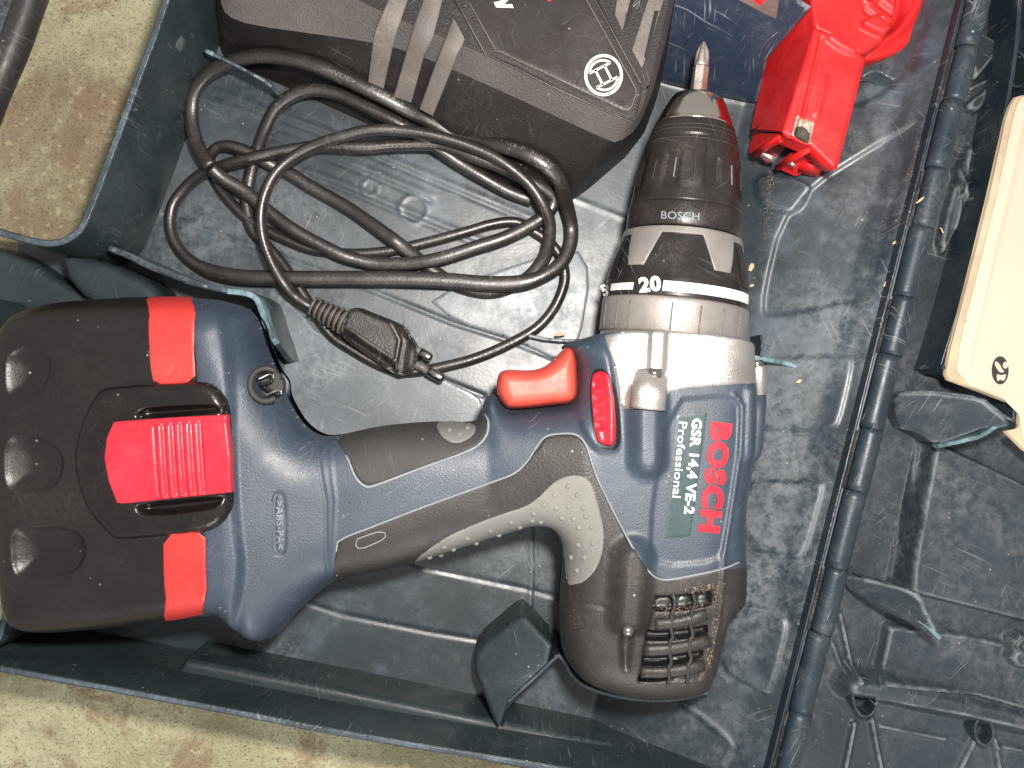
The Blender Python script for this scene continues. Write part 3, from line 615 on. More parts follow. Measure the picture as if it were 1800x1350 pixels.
# the part of each outline that runs over the body is clipped by the rounded shell
def inset(pts, c, k): return [(c[0] + (x - c[0]) * k, c[1] + (y - c[1]) * k) for x, y in pts]
rear = [(p) for p in g2]
def vis(pts, zr=ZR):
    return [w(x, y, zr) for x, y in pts]
def overmould(name, pts, m, off, res=.6, skirt=.8, rnd=.35, n=2, fld=D, parent=drill, label=None):
    P = []
    for x, y in pts:
        a = np.array(w(x, y, ZR)); dd, near = sdist(a[None], Pb)
        P.append(tuple(a) if dd[0] < 2.0 else fld.onp(x, y)[:2])
    P = chaikin(P, n); V, Q = patch_geo(P, fld, off, res, skirt, rnd); return mk(name, V, Q, m, parent, label=label)
def bead(name, pts, m, parent, r=.45, off=.25, fld=D, step=1.2, closed=False):
    P = [fld.onp(x, y, off) for x, y in pts]
    if closed: P = P + P[:1]
    P = catmull(P, step); V, F = tube_geo(P, r, r, 7); return mk(name, V, F, m, parent)
overmould('grip_rubber', g1, M_rubber, .35)
overmould('rear_grip_housing', g2, M_rear, .35)
bead('grip_outline', [(852, 728), (858, 740), (856, 763), (840, 783), (810, 798), (740, 823), (660, 853), (641, 854), (625, 839), (611, 806), (594, 770)], M_trim, drill)
bead('grip_outline', [(592, 1012), (592, 962), (602, 947), (660, 924), (740, 893), (850, 853), (902, 833), (926, 812), (937, 795), (945, 783), (957, 769), (977, 763), (1012, 764), (1030, 782), (1040, 812), (1052, 845), (1080, 902), (1112, 962), (1140, 1004), (1166, 1019), (1215, 1012), (1270, 1000), (1300, 988)], M_trim, drill, r=.38)
i1 = [(763, 742), (800, 741), (832, 744), (838, 751), (834, 763), (824, 772), (806, 780), (791, 778), (776, 767)]
i2 = [(723, 993), (743, 972), (787, 942), (833, 922), (883, 903), (925, 890), (947, 874), (970, 850), (990, 838), (1016, 834), (1034, 842), (1044, 858), (1051, 885), (1062, 930), (1060, 968), (1049, 1000), (1028, 1022), (1004, 1028), (995, 1018), (991, 990), (988, 945), (970, 925), (937, 924), (890, 939), (833, 959), (767, 979)]
p1 = overmould('grey_thumb_pad', i1, M_greyr, .6); p2 = overmould('grey_finger_pad', i2, M_greyr, .65)
def dot(x, y, par, r=1.0, m=M_greyr):
    c = on(x, y, .5); V = []; F = []; S = 10
    for i, (k, z) in enumerate(((1, 0), (.8, .45), (.4, .75))):
        for j in range(S): a = j / S * 2 * math.pi; V.append((c[0] + r * k * math.cos(a), c[1] + r * k * math.sin(a), c[2] + z * r * .8))
    for i in range(2):
        for j in range(S): F.append((i * S + j, i * S + (j + 1) % S, (i + 1) * S + (j + 1) % S, (i + 1) * S + j))
    F.append(tuple(2 * S + j for j in range(S))); return mk('grip_dot', V, F, m, par)
for x, y in ((790, 757), (808, 764), (822, 753)): dot(x, y, p1)
for x, y in ((755, 979), (781, 961), (797, 965), (822, 946), (837, 954), (862, 933), (877, 940), (899, 918), (914, 926), (939, 903), (936, 915), (951, 917), (957, 887), (976, 870), (999, 855), (1015, 870), (978, 893), (1000, 890), (1026, 893),
             (1009, 912), (1018, 927), (1040, 926), (988, 910), (1017, 958), (1042, 955), (1005, 980), (1028, 980), (1015, 1003), (775, 975), (1030, 908)): dot(x, y, p2)
bead('size_oval', [(626, 955), (628, 948), (640, 943), (665, 935), (676, 936), (678, 943), (672, 949), (640, 963), (630, 964), (626, 960)], M_trim, drill, r=.22, off=.5, closed=True)
text_on('grip_print', 'GR 2', (636, 959), (668, 947), 8, lambda a, b: on(a, b, .45), M_rear, drill)
# vents: bars, slats and windings seen through them
for q in slots:
    patch('vent_slot', q, D, M_dark, drill, off=.5, res=.5, skirt=.1, rnd=0, n=0)
for (x, y, ww, hh) in ((1152, 1050, 26, 20), (1190, 1048, 20, 22), (1226, 1046, 16, 18), (1134, 1158, 28, 7), (1178, 1154, 18, 6)):
    patch('motor_winding', [(x, y), (x + ww, y - ww * .1), (x + ww, y + hh - ww * .1), (x, y + hh)], D, M_winding, drill, off=.9, res=.6, skirt=.3, rnd=.5, n=1)
for a, b, c, e in ((1150, 1096, 1240, 1078), (1132, 1142, 1246, 1124), (1126, 1180, 1236, 1168)):
    P = [on(a + (c - a) * t, b + (e - b) * t + 5 * math.sin(math.pi * t), 0) for t in np.linspace(0, 1, 9)]
    V, F = tube_geo(np.array(P) + np.array((0, 0, .9)), 2.0, 1.3, 10); mk('vent_slat', V, F, M_rear, drill)
for x0, y0, x1, y1 in ((1182, 1042, 1172, 1200), (1217, 1034, 1206, 1198)):
    P = [on(x0 + (x1 - x0) * t, y0 + (y1 - y0) * t, 0) for t in np.linspace(0, 1, 24)]; P = np.array(P); P[:, 2] = np.maximum(P[:, 2], P[:, 2].max() * 0 + np.interp(np.linspace(0, 1, 24), [0, 1], [P[0, 2] + .2, P[-1, 2] + 1.6]))
    V, F = tube_geo(P, .75, .8, 8); mk('vent_bar', V, F, M_rear, drill)
GV = []; GF = []                                                        # sawdust caught round the vents
def grains(pts, n, spread, lift, fn, size=.28):
    for _ in range(n):
        k = RNG.rand() * (len(pts) - 1); i = int(k); t = k - i; x = pts[i][0] * (1 - t) + pts[i + 1][0] * t + RNG.randn() * spread; y = pts[i][1] * (1 - t) + pts[i + 1][1] * t + RNG.randn() * spread
        c = np.array(fn(x, y, lift)); b = len(GV); s = size * (.5 + RNG.rand())
        o = RNG.randn(4, 3) * s; GV.extend([tuple(c + q) for q in o]); GF.extend([(b, b + 1, b + 2), (b, b + 2, b + 3), (b, b + 3, b + 1), (b + 1, b + 3, b + 2)])
grains([(1270, 1010), (1258, 1060), (1254, 1110), (1244, 1160), (1232, 1190)], 240, 4, .2, on); grains([(1150, 1068), (1200, 1070), (1240, 1062)], 120, 3, .2, on); grains([(1252, 1030), (1235, 1036), (1215, 1036)], 160, 3, .2, on)
grains([(1150, 1078), (1244, 1074)], 90, 4, .2, on); grains([(1010, 1075), (1016, 1100)], 60, 5, .15, on, .18)
# screws
def screw(x, y, fn, r=1.5, par=drill, off=0.0, m=M_pin):
    c = np.array(fn(x, y, off)); V = []; S = 14
    for k, z in ((1.25, .0), (1.2, .5), (.75, .5), (.7, -.3)):
        for j in range(S): a = j / S * 6.2832; V.append((c[0] + r * k * math.cos(a), c[1] + r * k * math.sin(a), c[2] + z))
    F = [(i * S + j, i * S + (j + 1) % S, (i + 1) * S + (j + 1) % S, (i + 1) * S + j) for i in range(3) for j in range(S)]; F.append(tuple(3 * S + j for j in range(S)))
    return mk('screw', V, F, m, par)

# silver gearbox casting
gb = [(1053, 589), (1190, 588), (1318, 606), (1321, 632), (1324, 660), (1324, 674), (1318, 673), (1260, 678), (1200, 683), (1177, 690), (1167, 702), (1163, 717), (1113, 719), (1090, 718), (1086, 680), (1078, 636), (1066, 606)]
gbx = overmould('gearbox_housing', gb, M_silver, .45, skirt=.8, rnd=.5, n=1)
for k in (0,):
    c0 = np.array(on(1144, 664, -1.4)); c1 = np.array(on(1143, 670, -1.4))
    P = [c0, c1, np.array(on(1141, 690, -1.6)), np.array(on(1138, 718, -1.8))]; V, F = tube_geo(catmull(P, .8), 5.9, 4.4, 22)
mk('screw_boss', V, F, M_silver, gbx)
c0 = np.array(on(1151, 648, .6)); P = [c0, c0 + np.array((-.15, -3.2, 0))]; V, F = tube_geo(P, 2.5, 2.2, 18); mk('screw', V, F, M_pin, gbx)
V, F = tube_geo([W(1333, 643, 46), W(1333, 645, 46), W(1333, 694, 46)], np.array([2.7, 2.95, 3.0]), np.array([2.7, 2.95, 3.0]), 22); mk('screw_boss', V, F, M_silver, gbx)
V, F = tube_geo([W(1330, 633, 46), W(1331, 645, 46)], 2.1, 2.1, 16); mk('screw', V, F, M_pin, gbx)
V, F = tube_geo([W(1332, 692, 45.5), W(1330, 740, 45), W(1326, 785, 44), W(1323, 797, 44), W(1321, 805, 43.5), W(1320, 810, 43)], np.array([3.0, 3.0, 3.0, 2.8, 2.2, 1.0]), np.array([3.0, 3.0, 3.0, 2.8, 2.2, 1.0]), 22); mk('side_boss', V, F, M_blue, drill)
c0 = np.array(on(1104, 1100, -.4)); V, F = tube_geo([c0 + (0, 0, 0), c0 + (0, -3.0, 0)], 2.1, 1.8, 16); mk('screw', V, F, M_pin, drill)
# switch guard, trigger, direction lever
trg = [(872, 690), (873, 664), (880, 652), (893, 649), (933, 651), (957, 645), (978, 630), (992, 612), (1003, 608), (1011, 613), (1016, 637), (1018, 690), (1014, 703), (1004, 711), (960, 715), (895, 721), (884, 711)]
TR = Field(-12, -16, 28, 20, .4, 0)
Pt = chaikin([w(x, y, 52) for x, y in trg], 2); dt, _ = sdist(np.stack([TR.X.ravel(), TR.Y.ravel()], 1), Pt); dt = dt.reshape(TR.X.shape)
tt = np.clip(1 - dt / 5.0, 0, 1); TR.Z = 43 + 13.5 * np.clip(1 - tt ** 2.4, 0, 1) ** (1 / 2.4); TR.blur(2)
V, Q = patch_geo(Pt, TR, 0, .45, 8, 0); mk('trigger', V, Q, M_trig, drill)
lev = [(1042, 658), (1050, 653), (1064, 653), (1072, 662), (1080, 700), (1084, 740), (1083, 775), (1078, 783), (1062, 783), (1050, 775), (1044, 740), (1040, 690)]
LV = Field(24, -26, 42, 10, .4, 0); LV.Z = D.h(LV.X, LV.Y) + 2.6
LV.line([(1066, 645), (1073, 700), (1074, 790)], 1.6, 2.4)
for y in (676, 700, 724, 748): LV.stamp([(1041 + (y - 676) * .07, y - 8), (1055 + (y - 676) * .07, y - 9), (1057 + (y - 676) * .07, y + 8), (1042 + (y - 676) * .07, y + 8)], -2.0, .5, n=0)
patch('direction_lever', lev, LV, M_btn, drill, off=0, res=.4, skirt=3.5, rnd=1.2, n=2)
patch('lever_slot', [(1036, 650), (1066, 646), (1090, 700), (1092, 790), (1056, 792), (1040, 760)], D, M_dark, drill, off=.05, res=.6, skirt=.1, rnd=0, n=2)
bl = [(1022, 642), (1034, 642), (1028, 660)]
patch('direction_arrow', [(1040, 617), (1054, 612), (1046, 634)], D, M_rim, drill, off=.1, res=.4, skirt=.1, rnd=0, n=0)
sl = np.array(on(1319, 812, 0)); patch('red_side_switch', [(1312, 803), (1320, 803), (1316, 836), (1310, 836)], Plane(46), M_btn, drill, off=0, res=.5, skirt=5, rnd=.5, n=0)
# lettering plate and logos
lab = patch('model_label', [(1192, 729), (1240, 723), (1243, 727), (1214, 940), (1211, 943), (1169, 947), (1168, 942), (1189, 733)], D, M_label, drill, off=.22, res=.7, skirt=.5, rnd=.1, n=0)
fs = lambda a, b: on(a, b, .38)
text_on('model_text', 'GSR 14,4 VE-2', (1218, 735), (1203, 903), 17, fs, M_white, lab, bold=.035, thick=.12)
text_on('model_text', 'Professional', (1194, 741), (1182, 874), 15, fs, M_white, lab, bold=.006, thick=.12)
text_on('logo_text', 'BOSCH', (1253, 741), (1230, 934), 34, lambda a, b: on(a, b, .55), M_redp, drill, bold=.062, thick=.4)
text_on('moulded_text', '>ABS-PA<', (485, 880), (487, 966), 13, lambda a, b: on(a, b, .15), M_trim, drill, bold=.005, thick=.1)
bead('mark_oval', [(478, 880), (478, 900), (479, 960), (484, 974), (492, 977), (500, 972), (502, 955), (501, 890), (498, 872), (490, 866), (481, 870)], M_rim, drill, r=.22, off=.1, closed=True)
grains([(1256, 838), (1264, 828), (1270, 846)], 25, 3, .5, on, .2)
# battery contact ring at the corner of the shell
c = np.array(W(466, 676, 60)); a = np.linspace(.95, 5.35, 34)
V, F = tube_geo([c + np.array((5.2 * math.cos(t), 5.6 * math.sin(t), -.5 - 1.5 * (math.cos(t) > 0) * math.cos(t))) for t in a], 1.0, 1.3, 12); collar_ = mk('clip_collar', V, F, M_rubber, drill)
V, Q = patch_geo(np.array([w(*p, 50) for p in disc(472, 677, 26, 27)]), Plane(50), 0, .7, 3, 0); mk('clip_recess', V, Q, M_rubber, collar_)
for pts in (((452, 667), (464, 661), (474, 657), (480, 659), (481, 664)), ((464, 697), (476, 691), (487, 686), (494, 688), (495, 693))):
    tube('spring_clip', [(x, y, 58) for x, y in pts], .42, M_chrome, collar_, step=.7, seg=8)
for pts in (((456, 676), (468, 674), (480, 668)), ((462, 679), (478, 688), (492, 694))):
    tube('spring_clip', [(x, y, 55) for x, y in pts], .6, M_dark, collar_, step=.7, seg=8)

# revolved nose: everything round one axis
A0 = np.array(W(1237, 75, ZC)); A1 = np.array(W(1184, 560, ZC)); ax = (A1 - A0) / np.linalg.norm(A1 - A0); sdv = np.array([-ax[1], ax[0], 0.0])
if sdv[0] < 0: sdv = -sdv
def ring_t(y, r):                                                      # axis station whose top line shows at photo row y
    lo, hi = -20.0, 140.0
    for _ in range(40):
        m = (lo + hi) / 2; c = A0 + ax * m; z = ZC + r; yy = 675 - c[1] / sc(z)
        if yy < y: lo = m
        else: hi = m
    return (lo + hi) / 2
def rsurf(t, th, r): c = A0 + ax * t; return c + sdv * (r * math.sin(th)) + np.array((0, 0, r * math.cos(th)))
def revolve(name, prof, m, parent, seg=72, rfn=None, label=None):
    V = []; F = []; n = len(prof)
    for t, r in prof:
        for k in range(seg):
            th = k / seg * 2 * math.pi; V.append(rsurf(t, th, r if rfn is None else r + rfn(t, th)))
    for i in range(n - 1):
        for k in range(seg): k2 = (k + 1) % seg; F.append((i * seg + k, i * seg + k2, (i + 1) * seg + k2, (i + 1) * seg + k))
    F.append(tuple(range(seg))[::-1]); F.append(tuple((n - 1) * seg + k for k in range(seg)))
    return mk(name, V, F, m, parent, label=label)
def prof(lst): return [(ring_t(y, r), r) for y, r in lst]
PX = .203
pr = lambda lst: prof([(y, r * PX) for y, r in lst])
revolve('chuck_nose', pr([(162, 30), (158, 38), (157, 42), (161, 47), (172, 54), (196, 66), (201, 68), (203, 70), (206, 70.5)]), M_chrome, drill)
chk = pr([(206, 71.5), (209, 72.5), (218, 76), (235, 81), (236, 80), (238, 82), (262, 87), (300, 92.5), (330, 96.5), (348, 99), (352, 100)])
tA, tB = chk[6][0], chk[-3][0]
def flutes(t, th):
    if t < tA or t > tB: return 0
    k = (math.degrees(th) + 7) % 45.0; e = min(1, (t - tA) / 3, (tB - t) / 3)
    return (-1.15 * e) if 12 < k < 30 else .2 * e
fine = []
for (t0, r0), (t1, r1) in zip(chk[:-1], chk[1:]):
    n = max(1, int(abs(t1 - t0) / 1.0)); fine += [(t0 + (t1 - t0) * k / n, r0 + (r1 - r0) * k / n) for k in range(n)]
fine.append(chk[-1])
M_chuck2 = M_chuck
revolve('chuck_sleeve', fine, M_chuck2, drill, seg=160, rfn=flutes)
revolve('chuck_band', pr([(352, 99), (353, 101), (356, 102), (384, 102), (394, 101.5), (397, 100)]), M_chuck, drill)
for a in (-50, -26, -5, 19, 40, 64):
    kq = (a + 7) % 45; rrf = lambda t: float(np.interp(t, [c[0] for c in chk], [c[1] for c in chk]))
    P = [rsurf(t, math.radians(a), rrf(t) + .22) for t in np.linspace(tA + 3.4, tB - 3.4, 14)]; V, F = tube_geo(P, .22, .22, 6); mk('worn_ridge_highlight', V, F, M_trim if a in (-26, 40) else M_rubber, drill)  # ridge highlights painted as thin beads, along with edge wear
for q in range(0):
    pass
for y_ in (214, 222, 240, 256, 270, 284, 296, 310, 322, 334):
    t_ = ring_t(y_, 88 * PX); r_ = float(np.interp(t_, [c[0] for c in chk], [c[1] for c in chk])) + .02; th_ = np.linspace(-1.3, 1.3, 40)
    if y_ in (214, 222, 240): V, F = tube_geo([rsurf(t_, q, r_) for q in th_], .16, .16, 6); mk('turned_ring_line', V, F, M_rubber, drill)
def on_rev(a, b, rr, off=0.0):                                         # photo point -> surface of revolution of radius function rr(t)
    z = 60.0
    for _ in range(25):
        x, y = w(a, b, z); q = np.array((x, y, 0)) - np.array((A0[0], A0[1], 0)); t = q @ ax; s_ = q @ sdv; r = rr(t) + off
        z = .5 * z + .5 * (ZC + math.sqrt(max(r * r - s_ * s_, .5)))
    x, y = w(a, b, z); return (x, y, z)
text_on('chuck_text', 'BOSCH', (1162, 384), (1229, 387), 14, lambda a, b: on_rev(a, b, lambda t: 102 * PX, .12), M_trim, drill, bold=.0, thick=.1)
# torque collar: black ring under a silver crown
cl = pr([(398, 100), (399, 102.5), (403, 103.5), (412, 106), (430, 112), (450, 118), (470, 122.5), (490, 126.5), (500, 128), (523, 129)])
ct = np.array([c[0] for c in cl]); crr = np.array([c[1] for c in cl]); rc = lambda t: float(np.interp(t, ct, crr))
fine = [(t, rc(t)) for t in np.linspace(ct[1], ct[-1], 40)]
fine = [cl[0]] + fine + [(ct[-1] + .3, 120 * PX)]
collar = revolve('torque_collar', fine, M_coll, drill, seg=120)
tc0 = ring_t(400, 102.5 * PX); tc1 = ring_t(411, 106 * PX); tc2 = ring_t(470, 122.5 * PX)
NS = 5 * 26; Vv = []; Fv = []
def tooth(th):                                                         # how far down the crown reaches at this angle
    k = ((math.degrees(th) + 46.5 + 36) % 72) - 36; k = abs(k)
    return tc1 + (tc2 - tc1) * float(np.clip((17 - k) / 9.5, 0, 1))
NR = 14; angs = []
for b_ in range(5):
    c0_ = -46.5 + 72 * b_
    angs += [math.radians(c0_ + q) for q in (-35, -30, -25, -20, -18, -17, -15, -13, -11, -9, -8, -7.5, -5, 0, 5, 7.5, 8, 9, 11, 13, 15, 17, 18, 20, 25, 30)]
for i in range(NR + 1):
    for th in angs:
        te = tooth(th); t = tc0 + (te - tc0) * i / NR; Vv.append(rsurf(t, th, rc(t) + .55))
na = len(angs)
for i in range(NR):
    for k in range(na): k2 = (k + 1) % na; Fv.append((i * na + k, i * na + k2, (i + 1) * na + k2, (i + 1) * na + k))
b0 = len(Vv)
for th in angs: te = tooth(th); Vv.append(rsurf(te, th, rc(te) - .2))
for th in angs: Vv.append(rsurf(tc0 - .4, th, rc(tc0) - .6))
for k in range(na): k2 = (k + 1) % na; Fv.append((NR * na + k, NR * na + k2, b0 + k2, b0 + k)); Fv.append((k2, k, b0 + na + k, b0 + na + k2))
mk('silver_crown', Vv, Fv, M_ring, collar)
def rev_patch(name, t0, t1, a0, a1, off, m, parent, rr=rc, nt=4):
    V = []; F = []; n = max(2, int(abs(a1 - a0) / 3)); 
    for i in range(nt + 1):
        for k in range(n + 1): t = t0 + (t1 - t0) * i / nt; th = math.radians(a0 + (a1 - a0) * k / n); V.append(rsurf(t, th, rr(t) + off))
    for i in range(nt):
        for k in range(n): q = i * (n + 1) + k; F.append((q, q + 1, q + n + 2, q + n + 1))
    return mk(name, V, F, m, parent)
s0, s1 = ring_t(497, 127.8 * PX), ring_t(515, 128.8 * PX)
for a, b in ((-72, -44.5), (-20.5, 64)): rev_patch('white_scale_band', s0 + (1.0 if a < -40 else 0), s1, a, b, .10, M_white, collar)
text_on('scale_number', '20', (1124, 513), (1163, 509), 25, lambda a, b: on_rev(a, b, rc, .12), M_white, collar, bold=.05, thick=.08)
text_on('scale_number', '5', (1062, 521), (1071, 517), 20, lambda a, b: on_rev(a, b, rc, .12), M_white, collar, bold=.03, thick=.08)
for k in range(5):                                                      # raised pads between the teeth
    rev_patch('collar_pad', ring_t(420, 109 * PX), ring_t(488, 126 * PX), -46.5 + 72 * k + 22, -46.5 + 72 * k + 50, .25, M_coll, collar, nt=8)
gr_ = pr([(523, 124), (524, 128.5), (527, 130), (533, 130.5), (583, 130.5), (587, 129), (588, 122)])
grey = revolve('grey_ring', gr_, M_ring, drill, seg=110)
t0_, t1_ = gr_[3][0] + .3, gr_[4][0]
for a in (-76, -58, -45, -12, 9, 28, 48):
    P = [rsurf(t, math.radians(a), 130.5 * PX + .05) for t in np.linspace(t0_, t1_, 8)]; V, F = tube_geo(P, .28, .28, 6); mk('ring_groove_line', V, F, M_stripe, grey)
revolve('gearbox_collar', pr([(586, 118), (588, 128), (600, 128.5), (612, 127)]), M_silver, drill, seg=110)

# battery pack ----------------------------------------------------------------
bat_px = [(350, 523), (268, 520), (200, 523), (140, 527), (85, 534), (44, 553), (24, 590), (17, 640), (14, 760), (18, 880), (26, 1000), (34, 1066), (52, 1096), (92, 1108), (200, 1100), (300, 1088), (335, 1083), (380, 1072), (392, 1040), (400, 900), (392, 700), (380, 560)]
Bf = Field(-190, -95, -80, 36, .5, 0.0); Pz = chaikin([w(x, y, ZR) for x, y in bat_px], 2)
cX, cY = Bf.X[::2, ::2], Bf.Y[::2, ::2]; dc, _ = sdist(np.stack([cX.ravel(), cY.ravel()], 1), Pz)
cf2 = Field(Bf.x0, Bf.y0, Bf.x0 + (cX.shape[1] - 1) * 1.0, Bf.y0 + (cX.shape[0] - 1) * 1.0, 1.0); cf2.Z[:cX.shape[0], :cX.shape[1]] = dc.reshape(cX.shape)
d = cf2.h(Bf.X, Bf.Y); pxb = Bf.X / sc(60) + 900
d = np.where(pxb > 240, np.maximum(d, np.clip(Bf.X * 0 + 30, 0, 30) * 0 + d), d)
# the right side butts on the shell, so only the three free sides are rounded
Pr = np.vstack([Pz[:]]); 
free = chaikin([w(x, y, ZR) for x, y in [(520, 520)] + bat_px[1:17] + [(380, 1074), (520, 1066)]], 2)
dc, _ = sdist(np.stack([cX.ravel(), cY.ravel()], 1), free); cf2.Z[:cX.shape[0], :cX.shape[1]] = dc.reshape(cX.shape); d = cf2.h(Bf.X, Bf.Y)
t = np.clip(1 - d / 13.0, 0, 1); Bf.Z = ZC + 29.0 * np.clip(1 - t ** 2.3, 0, 1) ** (1 / 2.3); Bf.blur(3)
bump_ = lambda k: np.sin(k * math.pi / 2)
for pts, dz in (([(10, 622), (50, 606), (86, 622), (92, 650), (76, 690), (40, 700), (10, 692)], -2.8), ([(8, 772), (50, 762), (98, 780), (116, 812), (100, 858), (50, 868), (8, 858)], -3.2),
                ([(18, 932), (60, 926), (122, 926), (146, 944), (154, 970), (138, 1004), (100, 1016), (56, 1018), (22, 1010)], -3.8)):
    Bf.stamp(pts, dz * 1.1, 8.5, n=3, prof=lambda k: np.sqrt(np.clip(1 - (1 - k) ** 2, 0, 1)) * .6 + sstep(k) * .4)
frame = [(186, 682), (225, 678), (290, 674), (360, 670), (384, 682), (397, 704), (401, 730), (405, 867), (406, 893), (394, 918), (368, 933), (300, 941), (212, 948), (196, 940), (160, 898), (142, 855), (134, 806), (139, 768), (156, 722), (172, 694)]
Bf.stamp(frame, 3.2, 3.0, n=1, prof=lambda k: np.sqrt(np.clip(1 - (1 - k) ** 2, 0, 1)))
for pts in ([(240, 722), (262, 714), (372, 708), (388, 716), (392, 728), (236, 740)], [(236, 884), (396, 868), (392, 882), (376, 898), (262, 910), (240, 902)]): Bf.stamp(pts, -4.2, 2.0, n=1)
V, Q = patch_geo(chaikin([w(x, y, ZR) for x, y in bat_px], 2), Bf, 0, .55, 0, 0)
Vb = V.copy(); Vb[:, 2] = 2 * ZC - V[:, 2]; bat = mk('battery_pack', np.vstack([V, Vb]), np.vstack([Q, Q[:, ::-1] + len(V)]), M_black, drill)
onb = Bf.onp
def bpatch(name, pts, m, off, parent, free_px=(), **k):
    P = []
    for x, y in pts:
        a = np.array(w(x, y, ZR)); dd, _ = sdist(a[None], Pz); P.append(tuple(a) if dd[0] < 1.6 and (x < 340 or y < 560 or y > 1060) and 'sk' not in k else Bf.onp(x, y)[:2])
    P = chaikin(P, k.pop('n', 1)); V, Q = patch_geo(P, Bf, off, .55, k.get('sk', .6), .2); return mk(name, V, Q, m, parent)
bpatch('red_band', [(272, 520), (310, 521), (350, 523), (346, 545), (341, 580), (341, 620), (342, 672), (268, 677), (264, 640), (262, 590), (266, 545)], M_red, .3, bat)
bpatch('red_band', [(283, 940), (358, 932), (361, 1000), (364, 1045), (378, 1071), (345, 1080), (312, 1086), (294, 1062), (288, 1020)], M_red, .3, bat)
bpatch('latch_frame', frame, M_gloss, .25, bat, n=1, sk=4.0)
LB = Field(-170, -60, -100, 0, .4, 0); LB.Z = Bf.h(LB.X, LB.Y); LB.blur(25); z_b = onb(300, 805)[2]; LB.Z = LB.Z * .0 + z_b + 1.8 - 0.0025 * (LB.Y - W(300, 810, 66)[1]) ** 2
for k in range(8):
    xa = 279 + k * 16.2; y0, y1 = 750 - k * 1.4, 870 - k * 1.0
    LB.line([(xa, y0), (xa + 8, y1)], -.8 if k < 0 else .7, 1.35, .3)
    LB.line([(xa - 8, y0), (xa, y1)], -.5, .8)
patch('release_button', [(198, 743), (205, 741), (300, 734), (397, 729), (400, 760), (404, 800), (406, 866), (300, 877), (212, 886), (204, 884), (190, 848), (182, 806), (186, 770)], LB, M_btn, bat, off=0, res=.4, skirt=3.0, rnd=.6, n=0)

# ------------------------------------------------------------------ screwdriver bit
bit = thing('screwdriver_bit', 'short steel cross-head screwdriver bit clamped in the nose of the drill', 'screwdriver bit', A0 + ax * ring_t(150, 4))
def hexr(t, th): return 0
tb0, tb1, tb2, tb3 = [ring_t(y, 3.6) for y in (66, 106, 112, 168)]
V = []; F = []; S = 6; st_ = [(tb1 + .5, 2.5), (tb1 + 1.3, 2.85), (tb3, 2.9)]
for t, r in st_:
    for k in range(S): V.append(rsurf(t, (k + .5) / S * 2 * math.pi - .35, r))
F = [(i * S + k, i * S + (k + 1) % S, (i + 1) * S + (k + 1) % S, (i + 1) * S + k) for i in range(2) for k in range(S)] + [tuple(range(S))[::-1], tuple(12 + k for k in range(S))]
mk('hex_shank', V, F, M_steel, bit, smooth=False)
V = []; F = []; S = 32; tp = [(tb0, .3, 0), (tb0 + .8, .85, .15), (tb0 + 2.2, 1.6, .6), (tb0 + 3.8, 2.35, .9), (tb0 + 5.4, 2.6, .75), (tb1 - .6, 2.65, .35), (tb1 + .3, 2.65, .0), (tb1 + .9, 2.6, 0)]
for t, r, cut in tp:
    for k in range(S):
        th = k / S * 2 * math.pi; f = abs(math.cos(2 * (th + .3))); V.append(rsurf(t, th, r * (1 - cut * .62 * (1 - f ** .55)) if cut else r))
F = [(i * S + k, i * S + (k + 1) % S, (i + 1) * S + (k + 1) % S, (i + 1) * S + k) for i in range(len(tp) - 1) for k in range(S)] + [tuple(range(S))[::-1]]
mk('cross_tip', V, F, M_steel, bit, smooth=False)

grains([(1056, 592), (1100, 587), (1180, 587), (1250, 594), (1310, 606)], 260, 1.6, .3, lambda a, b, o: on_rev(a, b, lambda t: 131 * PX, .1), .16)
gr = mk('sawdust_grains', GV, GF, M_saw, drill, smooth=False); gr['kind'] = 'stuff'

# ------------------------------------------------------------------ battery charger
chg = thing('battery_charger', 'dusty black plastic battery charger with round logo and grey ribs in the case corner', 'battery charger', W(800, -40, 1))
def loft(name, rings, m, parent, n=2, cap=True, seg_z=4):
    R_ = [np.column_stack([chaikin([w(x, y, z) for x, y in pts], n), np.full(len(pts) * 2 ** n, z)]) for z, pts in rings]
    V = np.vstack(R_); k = len(R_[0]); F = []
    for i in range(len(R_) - 1):
        for j in range(k): j2 = (j + 1) % k; F.append((i * k + j, i * k + j2, (i + 1) * k + j2, (i + 1) * k + j))
    if cap: F.append(tuple((len(R_) - 1) * k + j for j in range(k)))
    return mk(name, V, F, m, parent, smooth=False)
r0 = [(372, -120), (376, 30), (388, 92), (404, 108), (560, 178), (700, 242), (840, 306), (980, 357), (1010, 353), (1125, 254), (1160, 160), (1225, -120)]
r1 = [(375, -120), (379, 20), (392, 70), (412, 84), (565, 140), (705, 205), (845, 272), (992, 335), (1020, 330), (1124, 245), (1162, 145), (1220, -120)]
r2 = [(382, -120), (386, 0), (398, 28), (440, 44), (600, 66), (700, 82), (860, 150), (1060, 243), (1086, 252), (1122, 225), (1155, 140), (1212, -120)]
r3 = [(420, -120), (426, -60), (440, -50), (470, -40), (600, -14), (692, 30), (860, 99), (1080, 202), (1108, 214), (1124, 205), (1144, 138), (1204, -120)]
body = loft('charger_body', [(1, r0), (12, r1), (38, r2)], M_charger, chg, n=1, cap=False)
band = loft('bevel_band', [(38, r2), (44, r3)], M_chband, chg, n=1, cap=False)
ZT = 44.0
def chain(*a): return list(a)
patch('charger_top', r3, Plane(ZT), M_charger, chg, off=0, res=1.2, skirt=0, rnd=0, n=1)
tp = Plane(ZT)
slab('charger_top_step', [(780, -60), (797, 0), (852, 98), (862, 99), (911, 119), (987, 160), (1080, 203), (1105, 212), (1120, 205), (1128, 160), (1126, 145), (1045, -10), (1020, -60)], ZT, M_charger, chg, depth=1, rnd=.6, n=0, off=.8)
